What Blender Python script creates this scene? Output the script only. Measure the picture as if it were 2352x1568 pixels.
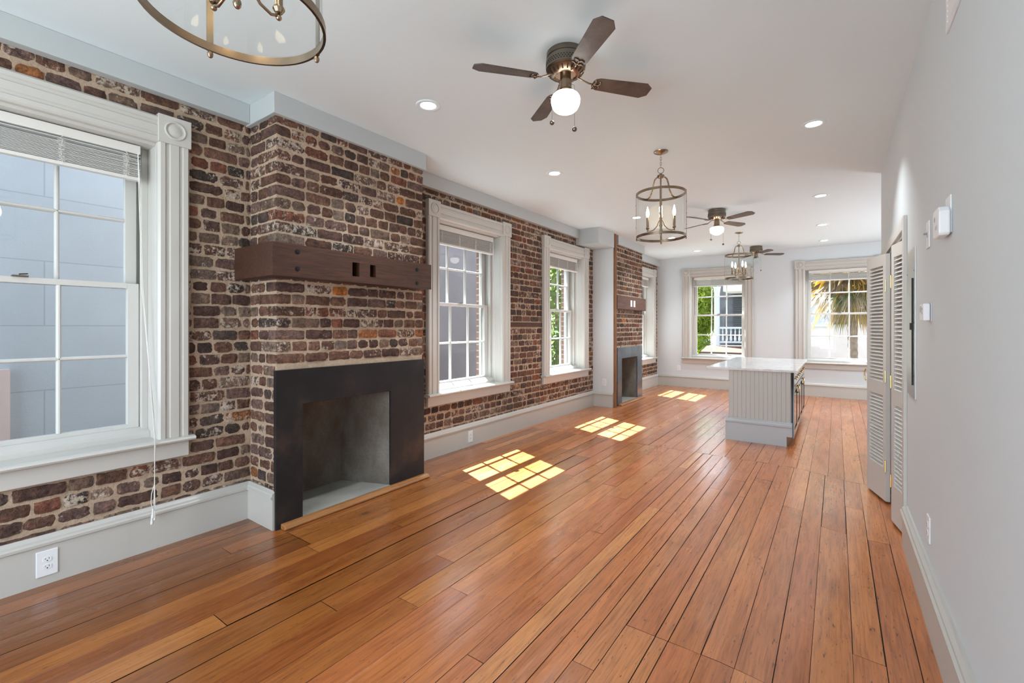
import bpy, math, random
from mathutils import Vector, Matrix, noise
random.seed(7)
R = random.Random(11)
PI = math.pi
rad = math.radians
scene = bpy.context.scene
for o in list(bpy.data.objects):
    bpy.data.objects.remove(o)
COL = scene.collection

# ------------------------------------------------------------------ camera, world, sun, big lights, exposure
W_PX, H_PX = 2352, 1568
F_PX = 1046.0
cam_d = bpy.data.cameras.new('camera'); cam = bpy.data.objects.new('camera', cam_d); COL.objects.link(cam)
cam_d.sensor_width = 36.0; cam_d.lens = F_PX / W_PX * 36.0
cam_d.shift_y = -(784.0 - 750.0) / W_PX
cam_d.clip_start = 0.02; cam_d.clip_end = 400
cam.location = (0, 0, 1.35)
cam.rotation_euler = (PI / 2, 0, 0.6186)
scene.camera = cam

scene.view_settings.view_transform = 'Standard'
scene.view_settings.look = 'None'
scene.view_settings.gamma = 1.0
scene.view_settings.use_curve_mapping = False
scene.view_settings.exposure = 0.38

world = bpy.data.worlds.new('sky'); scene.world = world; world.use_nodes = True
wn = world.node_tree.nodes; wl = world.node_tree.links; wn.clear()
w_out = wn.new('ShaderNodeOutputWorld'); w_bg = wn.new('ShaderNodeBackground'); w_sky = wn.new('ShaderNodeTexSky')
w_sky.sky_type = 'NISHITA'; w_sky.sun_disc = False
w_sky.sun_elevation = rad(52.8); w_sky.sun_rotation = rad(-67)
w_sky.air_density = 1.0; w_sky.dust_density = 2.5; w_sky.ozone_density = 1.0
w_mix = wn.new('ShaderNodeMixRGB'); w_mix.inputs[0].default_value = 0.45; w_mix.inputs[2].default_value = (6.0, 6.2, 6.6, 1)
wl.new(w_sky.outputs[0], w_mix.inputs[1]); wl.new(w_mix.outputs[0], w_bg.inputs[0])
w_bg.inputs[1].default_value = 0.50
wl.new(w_bg.outputs[0], w_out.inputs[0])

sun_d = bpy.data.lights.new('sun', 'SUN'); sun = bpy.data.objects.new('sun', sun_d); COL.objects.link(sun)
sun_d.energy = 58.0; sun_d.angle = rad(0.5); sun_d.color = (0.80, 0.92, 1.0)
sun.rotation_euler = Vector((0.70, -0.295, -1.0)).to_track_quat('-Z', 'Y').to_euler()
sun.location = (-8, 4, 12)

def area_light(name, loc, direction, sx, sy, power, color=(1, 1, 1), shape='RECTANGLE', spread=180):
    d = bpy.data.lights.new(name, 'AREA'); d.shape = shape; d.size = sx; d.size_y = sy; d.energy = power; d.color = color
    d.spread = rad(spread)
    o = bpy.data.objects.new(name, d); COL.objects.link(o); o.location = loc
    o.rotation_euler = Vector(direction).to_track_quat('-Z', 'Y').to_euler()
    return o
REAR_FILL_W = 80
# unseen fill lamp added in the rear opening, behind the camera
area_light('rear_fill_light', (-1.55, -1.72, 1.45), (0, 1, 0.22), 2.9, 2.1, REAR_FILL_W, (0.84, 0.94, 1.0))
# area light round the corner to the right of the far end, facing left
area_light('kitchen_side_light', (2.35, 8.3, 1.5), (-1, 0, 0), 2.4, 1.6, 75, (0.88, 0.95, 1.0))
DOWNLIGHT_W = 8.5

# ------------------------------------------------------------------ mesh helpers
class MB:
    def __init__(s): s.v = []; s.f = []; s.m = []; s.c = []; s.attr = False; s.sm = False
    def add(s, vs, fs, mi=0, col=None):
        n = len(s.v); s.v.extend(vs)
        for f in fs:
            s.f.append(tuple(i + n for i in f)); s.m.append(mi); s.c.append(col or (1, 1, 1, 0))
        return s
    def box(s, x0, y0, z0, x1, y1, z1, mi=0, col=None):
        if x0 > x1: x0, x1 = x1, x0
        if y0 > y1: y0, y1 = y1, y0
        if z0 > z1: z0, z1 = z1, z0
        vs = [(x0, y0, z0), (x1, y0, z0), (x1, y1, z0), (x0, y1, z0), (x0, y0, z1), (x1, y0, z1), (x1, y1, z1), (x0, y1, z1)]
        return s.add(vs, [(3, 2, 1, 0), (4, 5, 6, 7), (0, 1, 5, 4), (1, 2, 6, 5), (2, 3, 7, 6), (3, 0, 4, 7)], mi, col)
    def xbox(s, M, sx, sy, sz, mi=0):
        hs = [(a * sx / 2, b * sy / 2, c * sz / 2) for c in (-1, 1) for a, b in ((-1, -1), (1, -1), (1, 1), (-1, 1))]
        vs = [tuple(M @ Vector(h)) for h in hs]
        return s.add(vs, [(3, 2, 1, 0), (4, 5, 6, 7), (0, 1, 5, 4), (1, 2, 6, 5), (2, 3, 7, 6), (3, 0, 4, 7)], mi)
    def prism(s, prof, fn, a0, a1, mi=0):
        n = len(prof); vs = [fn(p, a0) for p in prof] + [fn(p, a1) for p in prof]
        fs = [(i, (i + 1) % n, n + (i + 1) % n, n + i) for i in range(n)] + [tuple(range(n))[::-1], tuple(range(n, 2 * n))]
        return s.add(vs, fs, mi)
    def lathe(s, prof, c=(0, 0, 0), n=24, mi=0, caps=True, axis='z'):
        def P(r, h, a):
            x, y = r * math.cos(a), r * math.sin(a)
            if axis == 'z': q = (x, y, h)
            elif axis == 'x': q = (h, x, y)
            else: q = (x, h, y)
            return (c[0] + q[0], c[1] + q[1], c[2] + q[2])
        vs = []; k = len(prof)
        for j in range(n):
            for r, h in prof: vs.append(P(r, h, 2 * PI * j / n))
        fs = []
        for j in range(n):
            j2 = (j + 1) % n
            for i in range(k - 1): fs.append((j * k + i, j2 * k + i, j2 * k + i + 1, j * k + i + 1))
        if caps:
            if prof[0][0] > 1e-5: fs.append(tuple(j * k for j in range(n))[::-1])
            if prof[-1][0] > 1e-5: fs.append(tuple(j * k + k - 1 for j in range(n)))
        return s.add(vs, fs, mi)
    def tube(s, pts, r, n=8, mi=0, closed=False):
        pts = [Vector(p) for p in pts]; rs = r if isinstance(r, (list, tuple)) else [r] * len(pts)
        vs = []; fs = []; up = Vector((0, 0, 1)); L = len(pts); prev = None
        for i, p in enumerate(pts):
            if closed: t = (pts[(i + 1) % L] - pts[i - 1])
            else: t = pts[min(i + 1, L - 1)] - pts[max(i - 1, 0)]
            t.normalize()
            if prev is None:
                a = t.cross(up if abs(t.z) < 0.95 else Vector((1, 0, 0))).normalized()
            else:
                a = (prev - t * prev.dot(t)); a = a.normalized() if a.length > 1e-6 else t.orthogonal().normalized()
            prev = a; b = t.cross(a)
            for j in range(n):
                an = 2 * PI * j / n; vs.append(tuple(p + (a * math.cos(an) + b * math.sin(an)) * rs[i]))
        for i in range(L if closed else L - 1):
            i2 = (i + 1) % L
            for j in range(n): fs.append((i * n + j, i * n + (j + 1) % n, i2 * n + (j + 1) % n, i2 * n + j))
        if not closed: fs += [tuple(range(n))[::-1], tuple(range((L - 1) * n, L * n))]
        return s.add(vs, fs, mi)
    def ball(s, c, r, n=12, mi=0, sz=1.0):
        k = max(4, n // 2); prof = [(r * math.sin(PI * i / k), -r * sz * math.cos(PI * i / k)) for i in range(k + 1)]
        prof[0] = (0.0001, prof[0][1]); prof[-1] = (0.0001, prof[-1][1])
        return s.lathe(prof, c, n, mi, False)
    def build(s, name, mat, parent=None, smooth=False, bevel=0, seg=2, loc=None):
        me = bpy.data.meshes.new(name); me.from_pydata(s.v, [], s.f)
        mats = mat if isinstance(mat, (list, tuple)) else [mat]
        for m in mats: me.materials.append(m)
        if len(mats) > 1: me.polygons.foreach_set('material_index', s.m)
        if s.attr:
            a = me.attributes.new('bcol', 'FLOAT_COLOR', 'FACE'); flat = [x for c in s.c for x in c]; a.data.foreach_set('color', flat)
        if smooth: me.polygons.foreach_set('use_smooth', [True] * len(me.polygons))
        me.validate(); me.update()
        o = bpy.data.objects.new(name, me); COL.objects.link(o)
        if smooth == 'auto':
            try:
                me.set_sharp_from_angle(angle=rad(38))
            except Exception: pass
        if loc: o.location = loc
        if parent: o.parent = parent
        if bevel:
            b = o.modifiers.new('bevel', 'BEVEL'); b.width = bevel; b.segments = seg; b.limit_method = 'ANGLE'; b.angle_limit = rad(40)
        return o

def tag(o, label=None, cat=None, group=None, kind=None):
    if label: o['label'] = label
    if cat: o['category'] = cat
    if group: o['group'] = group
    if kind: o['kind'] = kind
    return o
def thing(name, label, cat, loc=(0, 0, 0), rz=0, group=None, kind=None):
    o = bpy.data.objects.new(name, None); COL.objects.link(o); o.empty_display_size = 0.1
    o.location = loc; o.rotation_euler = (0, 0, rz)
    return tag(o, label, cat, group, kind)
def kids(o): return [c for c in bpy.data.objects if c.parent == o]
def copy_tree(o, parent=None):
    ch = kids(o); c = o.copy(); COL.objects.link(c)
    if parent: c.parent = parent
    for k in ch: copy_tree(k, c)
    return c

# ------------------------------------------------------------------ materials
def mat(name, color=(0.8, 0.8, 0.8), rough=0.5, metal=0.0, spec=0.5, emit=None, estr=0, coat=0, bump=0, bscale=80, trans=0, var=0, vscale=3, coatr=0.1):
    m = bpy.data.materials.new(name); m.use_nodes = True; nt = m.node_tree; b = nt.nodes['Principled BSDF']
    b.inputs['Base Color'].default_value = (*color, 1); b.inputs['Roughness'].default_value = rough
    b.inputs['Metallic'].default_value = metal; b.inputs['Specular IOR Level'].default_value = spec
    b.inputs['Coat Weight'].default_value = coat; b.inputs['Coat Roughness'].default_value = coatr
    if emit: b.inputs['Emission Color'].default_value = (*emit, 1); b.inputs['Emission Strength'].default_value = estr
    if trans: b.inputs['Transmission Weight'].default_value = trans
    tc = None
    if bump or var:
        tc = nt.nodes.new('ShaderNodeTexCoord')
    if bump:
        n = nt.nodes.new('ShaderNodeTexNoise'); n.inputs['Scale'].default_value = bscale; n.inputs['Detail'].default_value = 4
        bp = nt.nodes.new('ShaderNodeBump'); bp.inputs['Strength'].default_value = bump; bp.inputs['Distance'].default_value = 0.01
        nt.links.new(tc.outputs['Object'], n.inputs[0]); nt.links.new(n.outputs[0], bp.inputs['Height']); nt.links.new(bp.outputs[0], b.inputs['Normal'])
    if var:
        n = nt.nodes.new('ShaderNodeTexNoise'); n.inputs['Scale'].default_value = vscale; n.inputs['Detail'].default_value = 5
        r = nt.nodes.new('ShaderNodeValToRGB'); r.color_ramp.elements[0].position = 0.3; r.color_ramp.elements[1].position = 0.7
        r.color_ramp.elements[0].color = (*[max(0, c * (1 - var)) for c in color], 1); r.color_ramp.elements[1].color = (*[min(1, c * (1 + var)) for c in color], 1)
        nt.links.new(tc.outputs['Object'], n.inputs[0]); nt.links.new(n.outputs[0], r.inputs[0]); nt.links.new(r.outputs[0], b.inputs['Base Color'])
    return m
class NG:
    def __init__(s, name):
        s.m = bpy.data.materials.new(name); s.m.use_nodes = True; s.nt = s.m.node_tree; s.b = s.nt.nodes['Principled BSDF']; s.tc = s.nt.nodes.new('ShaderNodeTexCoord')
    def n(s, t, **kw):
        nd = s.nt.nodes.new(t)
        for k, v in kw.items():
            if k in nd.inputs: nd.inputs[k].default_value = v
            else: setattr(nd, k, v)
        return nd
    def l(s, a, b): s.nt.links.new(a, b)
    def noise(s, scale, detail=4, vec=None, rough=0.5, dist=0):
        nd = s.n('ShaderNodeTexNoise'); nd.inputs['Scale'].default_value = scale; nd.inputs['Detail'].default_value = detail
        nd.inputs['Roughness'].default_value = rough; nd.inputs['Distortion'].default_value = dist
        s.l(vec or s.tc.outputs['Object'], nd.inputs['Vector']); return nd.outputs[0]
    def ramp(s, fac, stops, interp='LINEAR'):
        nd = s.n('ShaderNodeValToRGB'); cr = nd.color_ramp; cr.interpolation = interp
        while len(cr.elements) < len(stops): cr.elements.new(0.5)
        for e, (p, c) in zip(cr.elements, stops): e.position = p; e.color = (*c, 1) if len(c) == 3 else c
        s.l(fac, nd.inputs[0]); return nd.outputs[0]
    def mix(s, fac, a, b, mode='MIX'):
        nd = s.n('ShaderNodeMixRGB'); nd.blend_type = mode
        for i, x in ((0, fac), (1, a), (2, b)):
            if hasattr(x, 'links') or hasattr(x, 'is_output'): s.l(x, nd.inputs[i])
            else: nd.inputs[i].default_value = x if i == 0 else (*x, 1)
        return nd.outputs[0]
    def math(s, op, a, b=0.0):
        nd = s.n('ShaderNodeMath'); nd.operation = op
        for i, x in ((0, a), (1, b)):
            if hasattr(x, 'is_output'): s.l(x, nd.inputs[i])
            else: nd.inputs[i].default_value = x
        return nd.outputs[0]
    def bump(s, h, strength=0.3, dist=0.01):
        nd = s.n('ShaderNodeBump'); nd.inputs['Strength'].default_value = strength; nd.inputs['Distance'].default_value = dist
        s.l(h, nd.inputs['Height']); s.l(nd.outputs[0], s.b.inputs['Normal'])
    def mapping(s, scale, vec=None, off=None):
        nd = s.n('ShaderNodeMapping'); nd.inputs['Scale'].default_value = scale; s.l(vec or s.tc.outputs['Object'], nd.inputs['Vector'])
        if off is not None: s.l(off, nd.inputs['Location'])
        return nd.outputs[0]

def m_brick():
    g = NG('old_handmade_brick'); at = g.n('ShaderNodeAttribute'); at.attribute_name = 'bcol'
    n1 = g.noise(20, 6, rough=0.65); n2 = g.noise(70, 5, rough=0.7); n3 = g.noise(170, 3)
    base = g.mix(0.75, at.outputs['Color'], g.ramp(n1, [(0.34, (0.38, 0.38, 0.42)), (0.52, (1, 1, 1)), (0.68, (1.75, 1.6, 1.5))]), 'MULTIPLY')
    base = g.mix(0.6, base, g.ramp(n2, [(0.36, (0.35, 0.33, 0.32)), (0.5, (1, 1, 1)), (0.68, (1.6, 1.5, 1.42))]), 'MULTIPLY')
    # lime and mortar smears: threshold lowered by the brick's own alpha
    sm = g.math('ADD', g.math('MULTIPLY', g.noise(24, 7, rough=0.72), 0.75), g.math('MULTIPLY', n2, 0.35))
    thr = g.math('SUBTRACT', 0.69, g.math('MULTIPLY', at.outputs['Alpha'], 0.17))
    k = g.math('MULTIPLY', g.math('SUBTRACT', sm, thr), 14.0)
    nd = g.n('ShaderNodeClamp'); g.l(k, nd.inputs[0])
    base = g.mix(g.math('MULTIPLY', nd.outputs[0], 0.8), base, (0.56, 0.47, 0.38))
    g.l(base, g.b.inputs['Base Color']); g.b.inputs['Roughness'].default_value = 0.8; g.b.inputs['Specular IOR Level'].default_value = 0.25
    g.bump(g.math('ADD', g.math('MULTIPLY', n1, 0.9), g.math('ADD', g.math('MULTIPLY', n2, 0.6), g.math('MULTIPLY', n3, 0.3))), 0.9, 0.012)
    return g.m
def m_mortar():
    g = NG('tan_lime_mortar'); n1 = g.noise(9, 5); n2 = g.noise(70, 5, rough=0.7)
    c = g.ramp(n1, [(0.3, (0.42, 0.31, 0.22)), (0.7, (0.54, 0.41, 0.305))])
    c = g.mix(0.5, c, g.ramp(n2, [(0.3, (0.65, 0.65, 0.65)), (0.6, (1.1, 1.1, 1.1))]), 'MULTIPLY')
    g.l(c, g.b.inputs['Base Color']); g.b.inputs['Roughness'].default_value = 0.95; g.b.inputs['Specular IOR Level'].default_value = 0.1
    g.bump(g.math('ADD', n1, n2), 0.8, 0.012); return g.m
def m_brick_outside():
    g = NG('orange_exterior_brick'); cx = g.n('ShaderNodeCombineXYZ'); sp = g.n('ShaderNodeSeparateXYZ'); g.l(g.tc.outputs['Object'], sp.inputs[0])
    g.l(g.math('ADD', sp.outputs[0], sp.outputs[1]), cx.inputs[0]); g.l(sp.outputs[2], cx.inputs[1])
    b = g.n('ShaderNodeTexBrick'); g.l(cx.outputs[0], b.inputs['Vector']); b.inputs['Scale'].default_value = 1
    b.inputs['Brick Width'].default_value = 0.21; b.inputs['Row Height'].default_value = 0.08; b.inputs['Mortar Size'].default_value = 0.009
    b.inputs['Color1'].default_value = (0.26, 0.13, 0.085, 1); b.inputs['Color2'].default_value = (0.19, 0.10, 0.07, 1); b.inputs['Mortar'].default_value = (0.34, 0.31, 0.28, 1)
    g.l(b.outputs[0], g.b.inputs['Base Color']); g.b.inputs['Roughness'].default_value = 0.9; g.bump(g.noise(60), 0.5); return g.m
def m_floor():
    g = NG('old_heart_pine_boards'); at = g.n('ShaderNodeAttribute'); at.attribute_name = 'bcol'
    off = g.n('ShaderNodeCombineXYZ'); g.l(g.math('MULTIPLY', at.outputs['Alpha'], 37.0), off.inputs[0]); g.l(g.math('MULTIPLY', at.outputs['Alpha'], 91.0), off.inputs[1])
    v1 = g.mapping((1, 0.045, 1), off=off.outputs[0]); v2 = g.mapping((1, 0.16, 1), off=off.outputs[0]); v3 = g.mapping((1, 0.16, 1), off=off.outputs[0])
    grain = g.noise(95, 5, v1, 0.6, 0.6); broad = g.noise(9, 4, v2, 0.6, 1.2); fleck = g.noise(120, 2, v3, 0.5); blot = g.noise(1.4, 5, rough=0.6)
    c = g.mix(0.55, at.outputs['Color'], g.ramp(grain, [(0.32, (0.42, 0.30, 0.22)), (0.5, (0.98, 0.97, 0.95)), (0.70, (1.30, 1.3, 1.2))]), 'MULTIPLY')
    c = g.mix(0.7, c, g.ramp(broad, [(0.28, (0.66, 0.55, 0.45)), (0.5, (1, 1, 1)), (0.75, (1.16, 1.16, 1.1))]), 'MULTIPLY')
    c = g.mix(0.5, c, g.ramp(blot, [(0.3, (0.8, 0.74, 0.7)), (0.6, (1.08, 1.08, 1.08))]), 'MULTIPLY')
    # short dark pitch flecks, knots
    c = g.mix(g.ramp(fleck, [(0.665, (0, 0, 0)), (0.72, (0.8, 0.8, 0.8))]), c, (0.07, 0.03, 0.012))
    vo = g.n('ShaderNodeTexVoronoi'); vo.inputs['Scale'].default_value = 2.3; g.l(g.mapping((1, 0.55, 1), off=off.outputs[0]), vo.inputs['Vector'])
    c = g.mix(g.ramp(vo.outputs['Distance'], [(0.022, (0.85, 0.85, 0.85)), (0.05, (0.35, 0.35, 0.35)), (0.10, (0, 0, 0))]), c, (0.08, 0.03, 0.012))
    vn = g.n('ShaderNodeTexVoronoi'); vn.inputs['Scale'].default_value = 7.5; g.l(g.tc.outputs['Object'], vn.inputs['Vector'])
    dots = g.math('MULTIPLY', g.ramp(vn.outputs['Distance'], [(0.020, (0.9,) * 3), (0.040, (0, 0, 0))]), g.ramp(g.noise(1.1, 2), [(0.50, (0, 0, 0)), (0.58, (1, 1, 1))]))
    c = g.mix(dots, c, (0.03, 0.014, 0.008))
    g.l(c, g.b.inputs['Base Color'])
    g.l(g.ramp(g.noise(4, 5, g.mapping((1, 0.3, 1))), [(0.3, (0.24,) * 3), (0.7, (0.36,) * 3)]), g.b.inputs['Roughness'])
    g.b.inputs['Specular IOR Level'].default_value = 0.55
    g.b.inputs['Coat Weight'].default_value = 0.5; g.b.inputs['Coat Roughness'].default_value = 0.17
    h = g.math('ADD', g.math('MULTIPLY', grain, 0.25), g.math('ADD', g.math('MULTIPLY', broad, 0.6), g.math('MULTIPLY', g.noise(2.2, 3, g.mapping((1.6, 0.5, 1), off=off.outputs[0])), 2.2)))
    g.bump(h, 0.22, 0.008)
    return g.m
def m_wood(name, a, b, scale=(0.06, 1, 1), rough=0.6, s=60, coat=0):
    g = NG(name); v = g.mapping(scale); gr = g.noise(s, 6, v, 0.65, 0.8); br = g.noise(6, 4, v, 0.6, 1.0)
    c = g.ramp(gr, [(0.3, a), (0.7, b)]); c = g.mix(0.6, c, g.ramp(br, [(0.3, (0.6, 0.55, 0.5)), (0.65, (1.15, 1.15, 1.15))]), 'MULTIPLY')
    g.l(c, g.b.inputs['Base Color']); g.b.inputs['Roughness'].default_value = rough; g.b.inputs['Coat Weight'].default_value = coat
    g.bump(g.math('ADD', gr, br), 0.4, 0.004); return g.m
def m_slate(name, a, b, c3, rough=0.42):
    g = NG(name); n1 = g.noise(2.6, 6, rough=0.6); n2 = g.noise(120, 3)
    c = g.ramp(n1, [(0.38, a), (0.56, b), (0.72, c3)]); c = g.mix(0.35, c, g.ramp(n2, [(0.35, (0.7,) * 3), (0.65, (1.25,) * 3)]), 'MULTIPLY')
    g.l(c, g.b.inputs['Base Color']); g.b.inputs['Roughness'].default_value = rough; g.b.inputs['Specular IOR Level'].default_value = 0.28; g.bump(g.math('ADD', n2, g.noise(18)), 0.12, 0.004); return g.m
def m_concrete():
    g = NG('smoke_stained_render'); n1 = g.noise(3.2, 7, g.mapping((1, 1, 0.6)), 0.6); n2 = g.noise(60, 5)
    c = g.ramp(n1, [(0.32, (0.085, 0.065, 0.048)), (0.5, (0.13, 0.112, 0.09)), (0.7, (0.19, 0.172, 0.147))])
    c = g.mix(0.4, c, g.ramp(n2, [(0.3, (0.7,) * 3), (0.7, (1.2,) * 3)]), 'MULTIPLY')
    g.l(c, g.b.inputs['Base Color']); g.b.inputs['Roughness'].default_value = 0.9; g.bump(n2, 0.4, 0.006); return g.m
def m_marble():
    g = NG('white_veined_marble'); n = g.noise(3.0, 9, g.mapping((1, 0.5, 1)), 0.65, 2.2)
    c = g.ramp(n, [(0.40, (0.74, 0.75, 0.76)), (0.49, (0.62, 0.63, 0.65)), (0.53, (0.74, 0.75, 0.76)), (0.7, (0.69, 0.70, 0.72))])
    g.l(c, g.b.inputs['Base Color']); g.b.inputs['Roughness'].default_value = 0.12; return g.m
def m_glass(name, tint=(1, 1, 1), refl=1.0, rough=0.0):
    m = bpy.data.materials.new(name); m.use_nodes = True; nt = m.node_tree; nt.nodes.clear()
    o = nt.nodes.new('ShaderNodeOutputMaterial'); t = nt.nodes.new('ShaderNodeBsdfTransparent'); gl = nt.nodes.new('ShaderNodeBsdfGlossy'); mx = nt.nodes.new('ShaderNodeMixShader')
    f = nt.nodes.new('ShaderNodeLayerWeight'); f.inputs[0].default_value = 0.5; pw = nt.nodes.new('ShaderNodeMath'); pw.operation = 'POWER'; pw.inputs[1].default_value = 4.5
    mu = nt.nodes.new('ShaderNodeMath'); mu.operation = 'MULTIPLY_ADD'; mu.inputs[1].default_value = 0.85 * refl; mu.inputs[2].default_value = 0.022 * refl; mu.use_clamp = True
    t.inputs[0].default_value = (*tint, 1); gl.inputs[1].default_value = rough
    nt.links.new(f.outputs['Facing'], pw.inputs[0]); nt.links.new(pw.outputs[0], mu.inputs[0]); nt.links.new(mu.outputs[0], mx.inputs[0]); nt.links.new(t.outputs[0], mx.inputs[1]); nt.links.new(gl.outputs[0], mx.inputs[2]); nt.links.new(mx.outputs[0], o.inputs[0])
    return m
def m_stucco():
    g = NG('blue_grey_scored_stucco'); sp = g.n('ShaderNodeSeparateXYZ'); g.l(g.tc.outputs['Object'], sp.inputs[0]); cx = g.n('ShaderNodeCombineXYZ'); g.l(sp.outputs[1], cx.inputs[0]); g.l(sp.outputs[2], cx.inputs[1])
    b = g.n('ShaderNodeTexBrick'); g.l(cx.outputs[0], b.inputs['Vector']); b.inputs['Scale'].default_value = 1
    b.inputs['Brick Width'].default_value = 1.36; b.inputs['Row Height'].default_value = 0.62; b.inputs['Mortar Size'].default_value = 0.006
    b.inputs['Color1'].default_value = (0.46, 0.54, 0.58, 1); b.inputs['Color2'].default_value = (0.44, 0.52, 0.56, 1); b.inputs['Mortar'].default_value = (0.35, 0.42, 0.46, 1)
    c = g.mix(0.5, b.outputs[0], g.ramp(g.noise(1.5, 6), [(0.3, (0.85,) * 3), (0.7, (1.1,) * 3)]), 'MULTIPLY')
    g.l(c, g.b.inputs['Base Color']); g.b.inputs['Roughness'].default_value = 0.9; g.bump(g.noise(60, 5), 0.12, 0.01); return g.m
def m_leaf(name, a, b):
    g = NG(name); g.l(g.ramp(g.noise(1.7, 4), [(0.3, a), (0.7, b)]), g.b.inputs['Base Color']); g.b.inputs['Roughness'].default_value = 0.6
    tr = g.n('ShaderNodeBsdfTranslucent'); tr.inputs[0].default_value = (*b, 1); mx = g.n('ShaderNodeMixShader'); mx.inputs[0].default_value = 0.45
    out = g.nt.nodes['Material Output']; g.l(g.b.outputs[0], mx.inputs[1]); g.l(tr.outputs[0], mx.inputs[2]); g.l(mx.outputs[0], out.inputs[0]); return g.m

BRICK = m_brick(); MORTAR = m_mortar(); BRICK_OUT = m_brick_outside(); FLOOR = m_floor()
GAP = mat('dark_board_gap', (0.02, 0.011, 0.006), 0.9)
WALL = mat('cool_white_wall_paint', (0.62, 0.665, 0.69), 0.6, bump=0.05, bscale=120, spec=0.3)
CEIL = mat('white_ceiling_paint', (0.675, 0.755, 0.79), 0.75, bump=0.04, bscale=90, spec=0.2)
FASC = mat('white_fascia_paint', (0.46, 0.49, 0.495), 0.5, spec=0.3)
TRIM = mat('warm_grey_white_gloss_paint', (0.535, 0.52, 0.485), 0.33, bump=0.05, bscale=40)
TRIMF = mat('taupe_white_trim_paint', (0.49, 0.47, 0.435), 0.35)
SASH = mat('white_sash_paint', (0.60, 0.59, 0.56), 0.35, bump=0.08, bscale=60)
BASE = mat('grey_white_baseboard_paint', (0.50, 0.485, 0.45), 0.35, bump=0.03, bscale=20)
BLIND = mat('off_white_blind_slats', (0.70, 0.685, 0.65), 0.4)
CORD = mat('white_cord', (0.72, 0.71, 0.68), 0.7)
PLASTIC = mat('white_plastic', (0.76, 0.77, 0.79), 0.3)
DARK = mat('black_slot', (0.01, 0.01, 0.01), 0.6)
PANE = m_glass('window_glass', (0.97, 0.98, 0.98), 1.0)
LGLASS = m_glass('lantern_glass', (0.985, 0.995, 0.992), 0.3)
CGLASS = m_glass('clear_globe_glass', (0.93, 0.97, 0.96), 1.4)
BRASS = mat('antique_brass', (0.30, 0.225, 0.16), 0.27, 1.0)
BRONZE = mat('aged_bronze', (0.20, 0.175, 0.14), 0.3, 1.0)
GOLD = mat('polished_brass', (0.80, 0.55, 0.20), 0.2, 1.0)
BLADE = m_wood('dark_walnut_blade', (0.045, 0.032, 0.026), (0.10, 0.072, 0.06), (1, 1, 1), 0.45, 12)
GLOBE = mat('lit_opal_glass', (0.9, 0.9, 0.88), 0.3, emit=(1.0, 0.97, 0.92), estr=5.0)
LENS = mat('lit_diffuser', (0.9, 0.9, 0.9), 0.4, emit=(1.0, 0.99, 0.97), estr=9.0)
BULB = mat('lit_candle_bulb', (1, 0.9, 0.7), 0.3, emit=(1.0, 0.80, 0.50), estr=26.0)
MANTEL = m_wood('dark_reclaimed_mantel_beam', (0.022, 0.008, 0.004), (0.088, 0.032, 0.016), (1, 0.06, 1), 0.55, 70)
HEARTHWOOD = m_wood('orange_pine_nosing', (0.25, 0.10, 0.03), (0.47, 0.22, 0.08), (1, 0.06, 1), 0.35, 60, 0.3)
POSTWOOD = m_wood('raw_orange_wood_post', (0.10, 0.04, 0.015), (0.32, 0.14, 0.05), (1, 1, 0.06), 0.6, 60)
STRIPWOOD = m_wood('dark_nailing_strip', (0.05, 0.025, 0.018), (0.12, 0.06, 0.04), (1, 0.06, 1), 0.8, 60)
SLATE = m_slate('charcoal_slate', (0.012, 0.011, 0.012), (0.018, 0.016, 0.017), (0.055, 0.035, 0.026), 0.5)
SLATE2 = m_slate('blue_grey_slate', (0.06, 0.075, 0.095), (0.10, 0.125, 0.15), (0.085, 0.07, 0.07), 0.3)
CONC = m_concrete()
HEARTH = mat('grey_cement_hearth', (0.27, 0.265, 0.245), 0.85, bump=0.4, bscale=90, var=0.2)
MARBLE = m_marble()
BEAD = mat('greige_beadboard_paint', (0.49, 0.48, 0.455), 0.4)
ISLB = mat('pale_grey_plinth_paint', (0.46, 0.485, 0.51), 0.38)
BLACKCAB = mat('black_gloss_cabinet', (0.012, 0.010, 0.010), 0.12, coat=0.6)
STEEL = mat('galvanised_panel_steel', (0.55, 0.56, 0.57), 0.32, 1.0)
LOUV = mat('louvre_door_paint', (0.57, 0.555, 0.525), 0.4)
STUCCO = m_stucco()
IRON = mat('black_iron_bolt', (0.02, 0.02, 0.022), 0.5, 0.6)

# ------------------------------------------------------------------ dimensions
XL, XC, XR, YF, YN, H = -3.40, -3.04, 0.37, 10.62, -1.75, 2.90
C1 = (1.56, 2.885); C2 = (7.17, 8.60)
WINS = [0.46, 3.975, 6.215, 9.70]; FWINS = [-2.105, 0.05]
def zf(x, y):
    t = min(1, max(0, (x + 0.42) / 0.62)); t = t * t * (3 - 2 * t)
    u = min(1, max(0, (10.0 - y) / 3.5))
    return -0.056 * t * u

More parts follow.
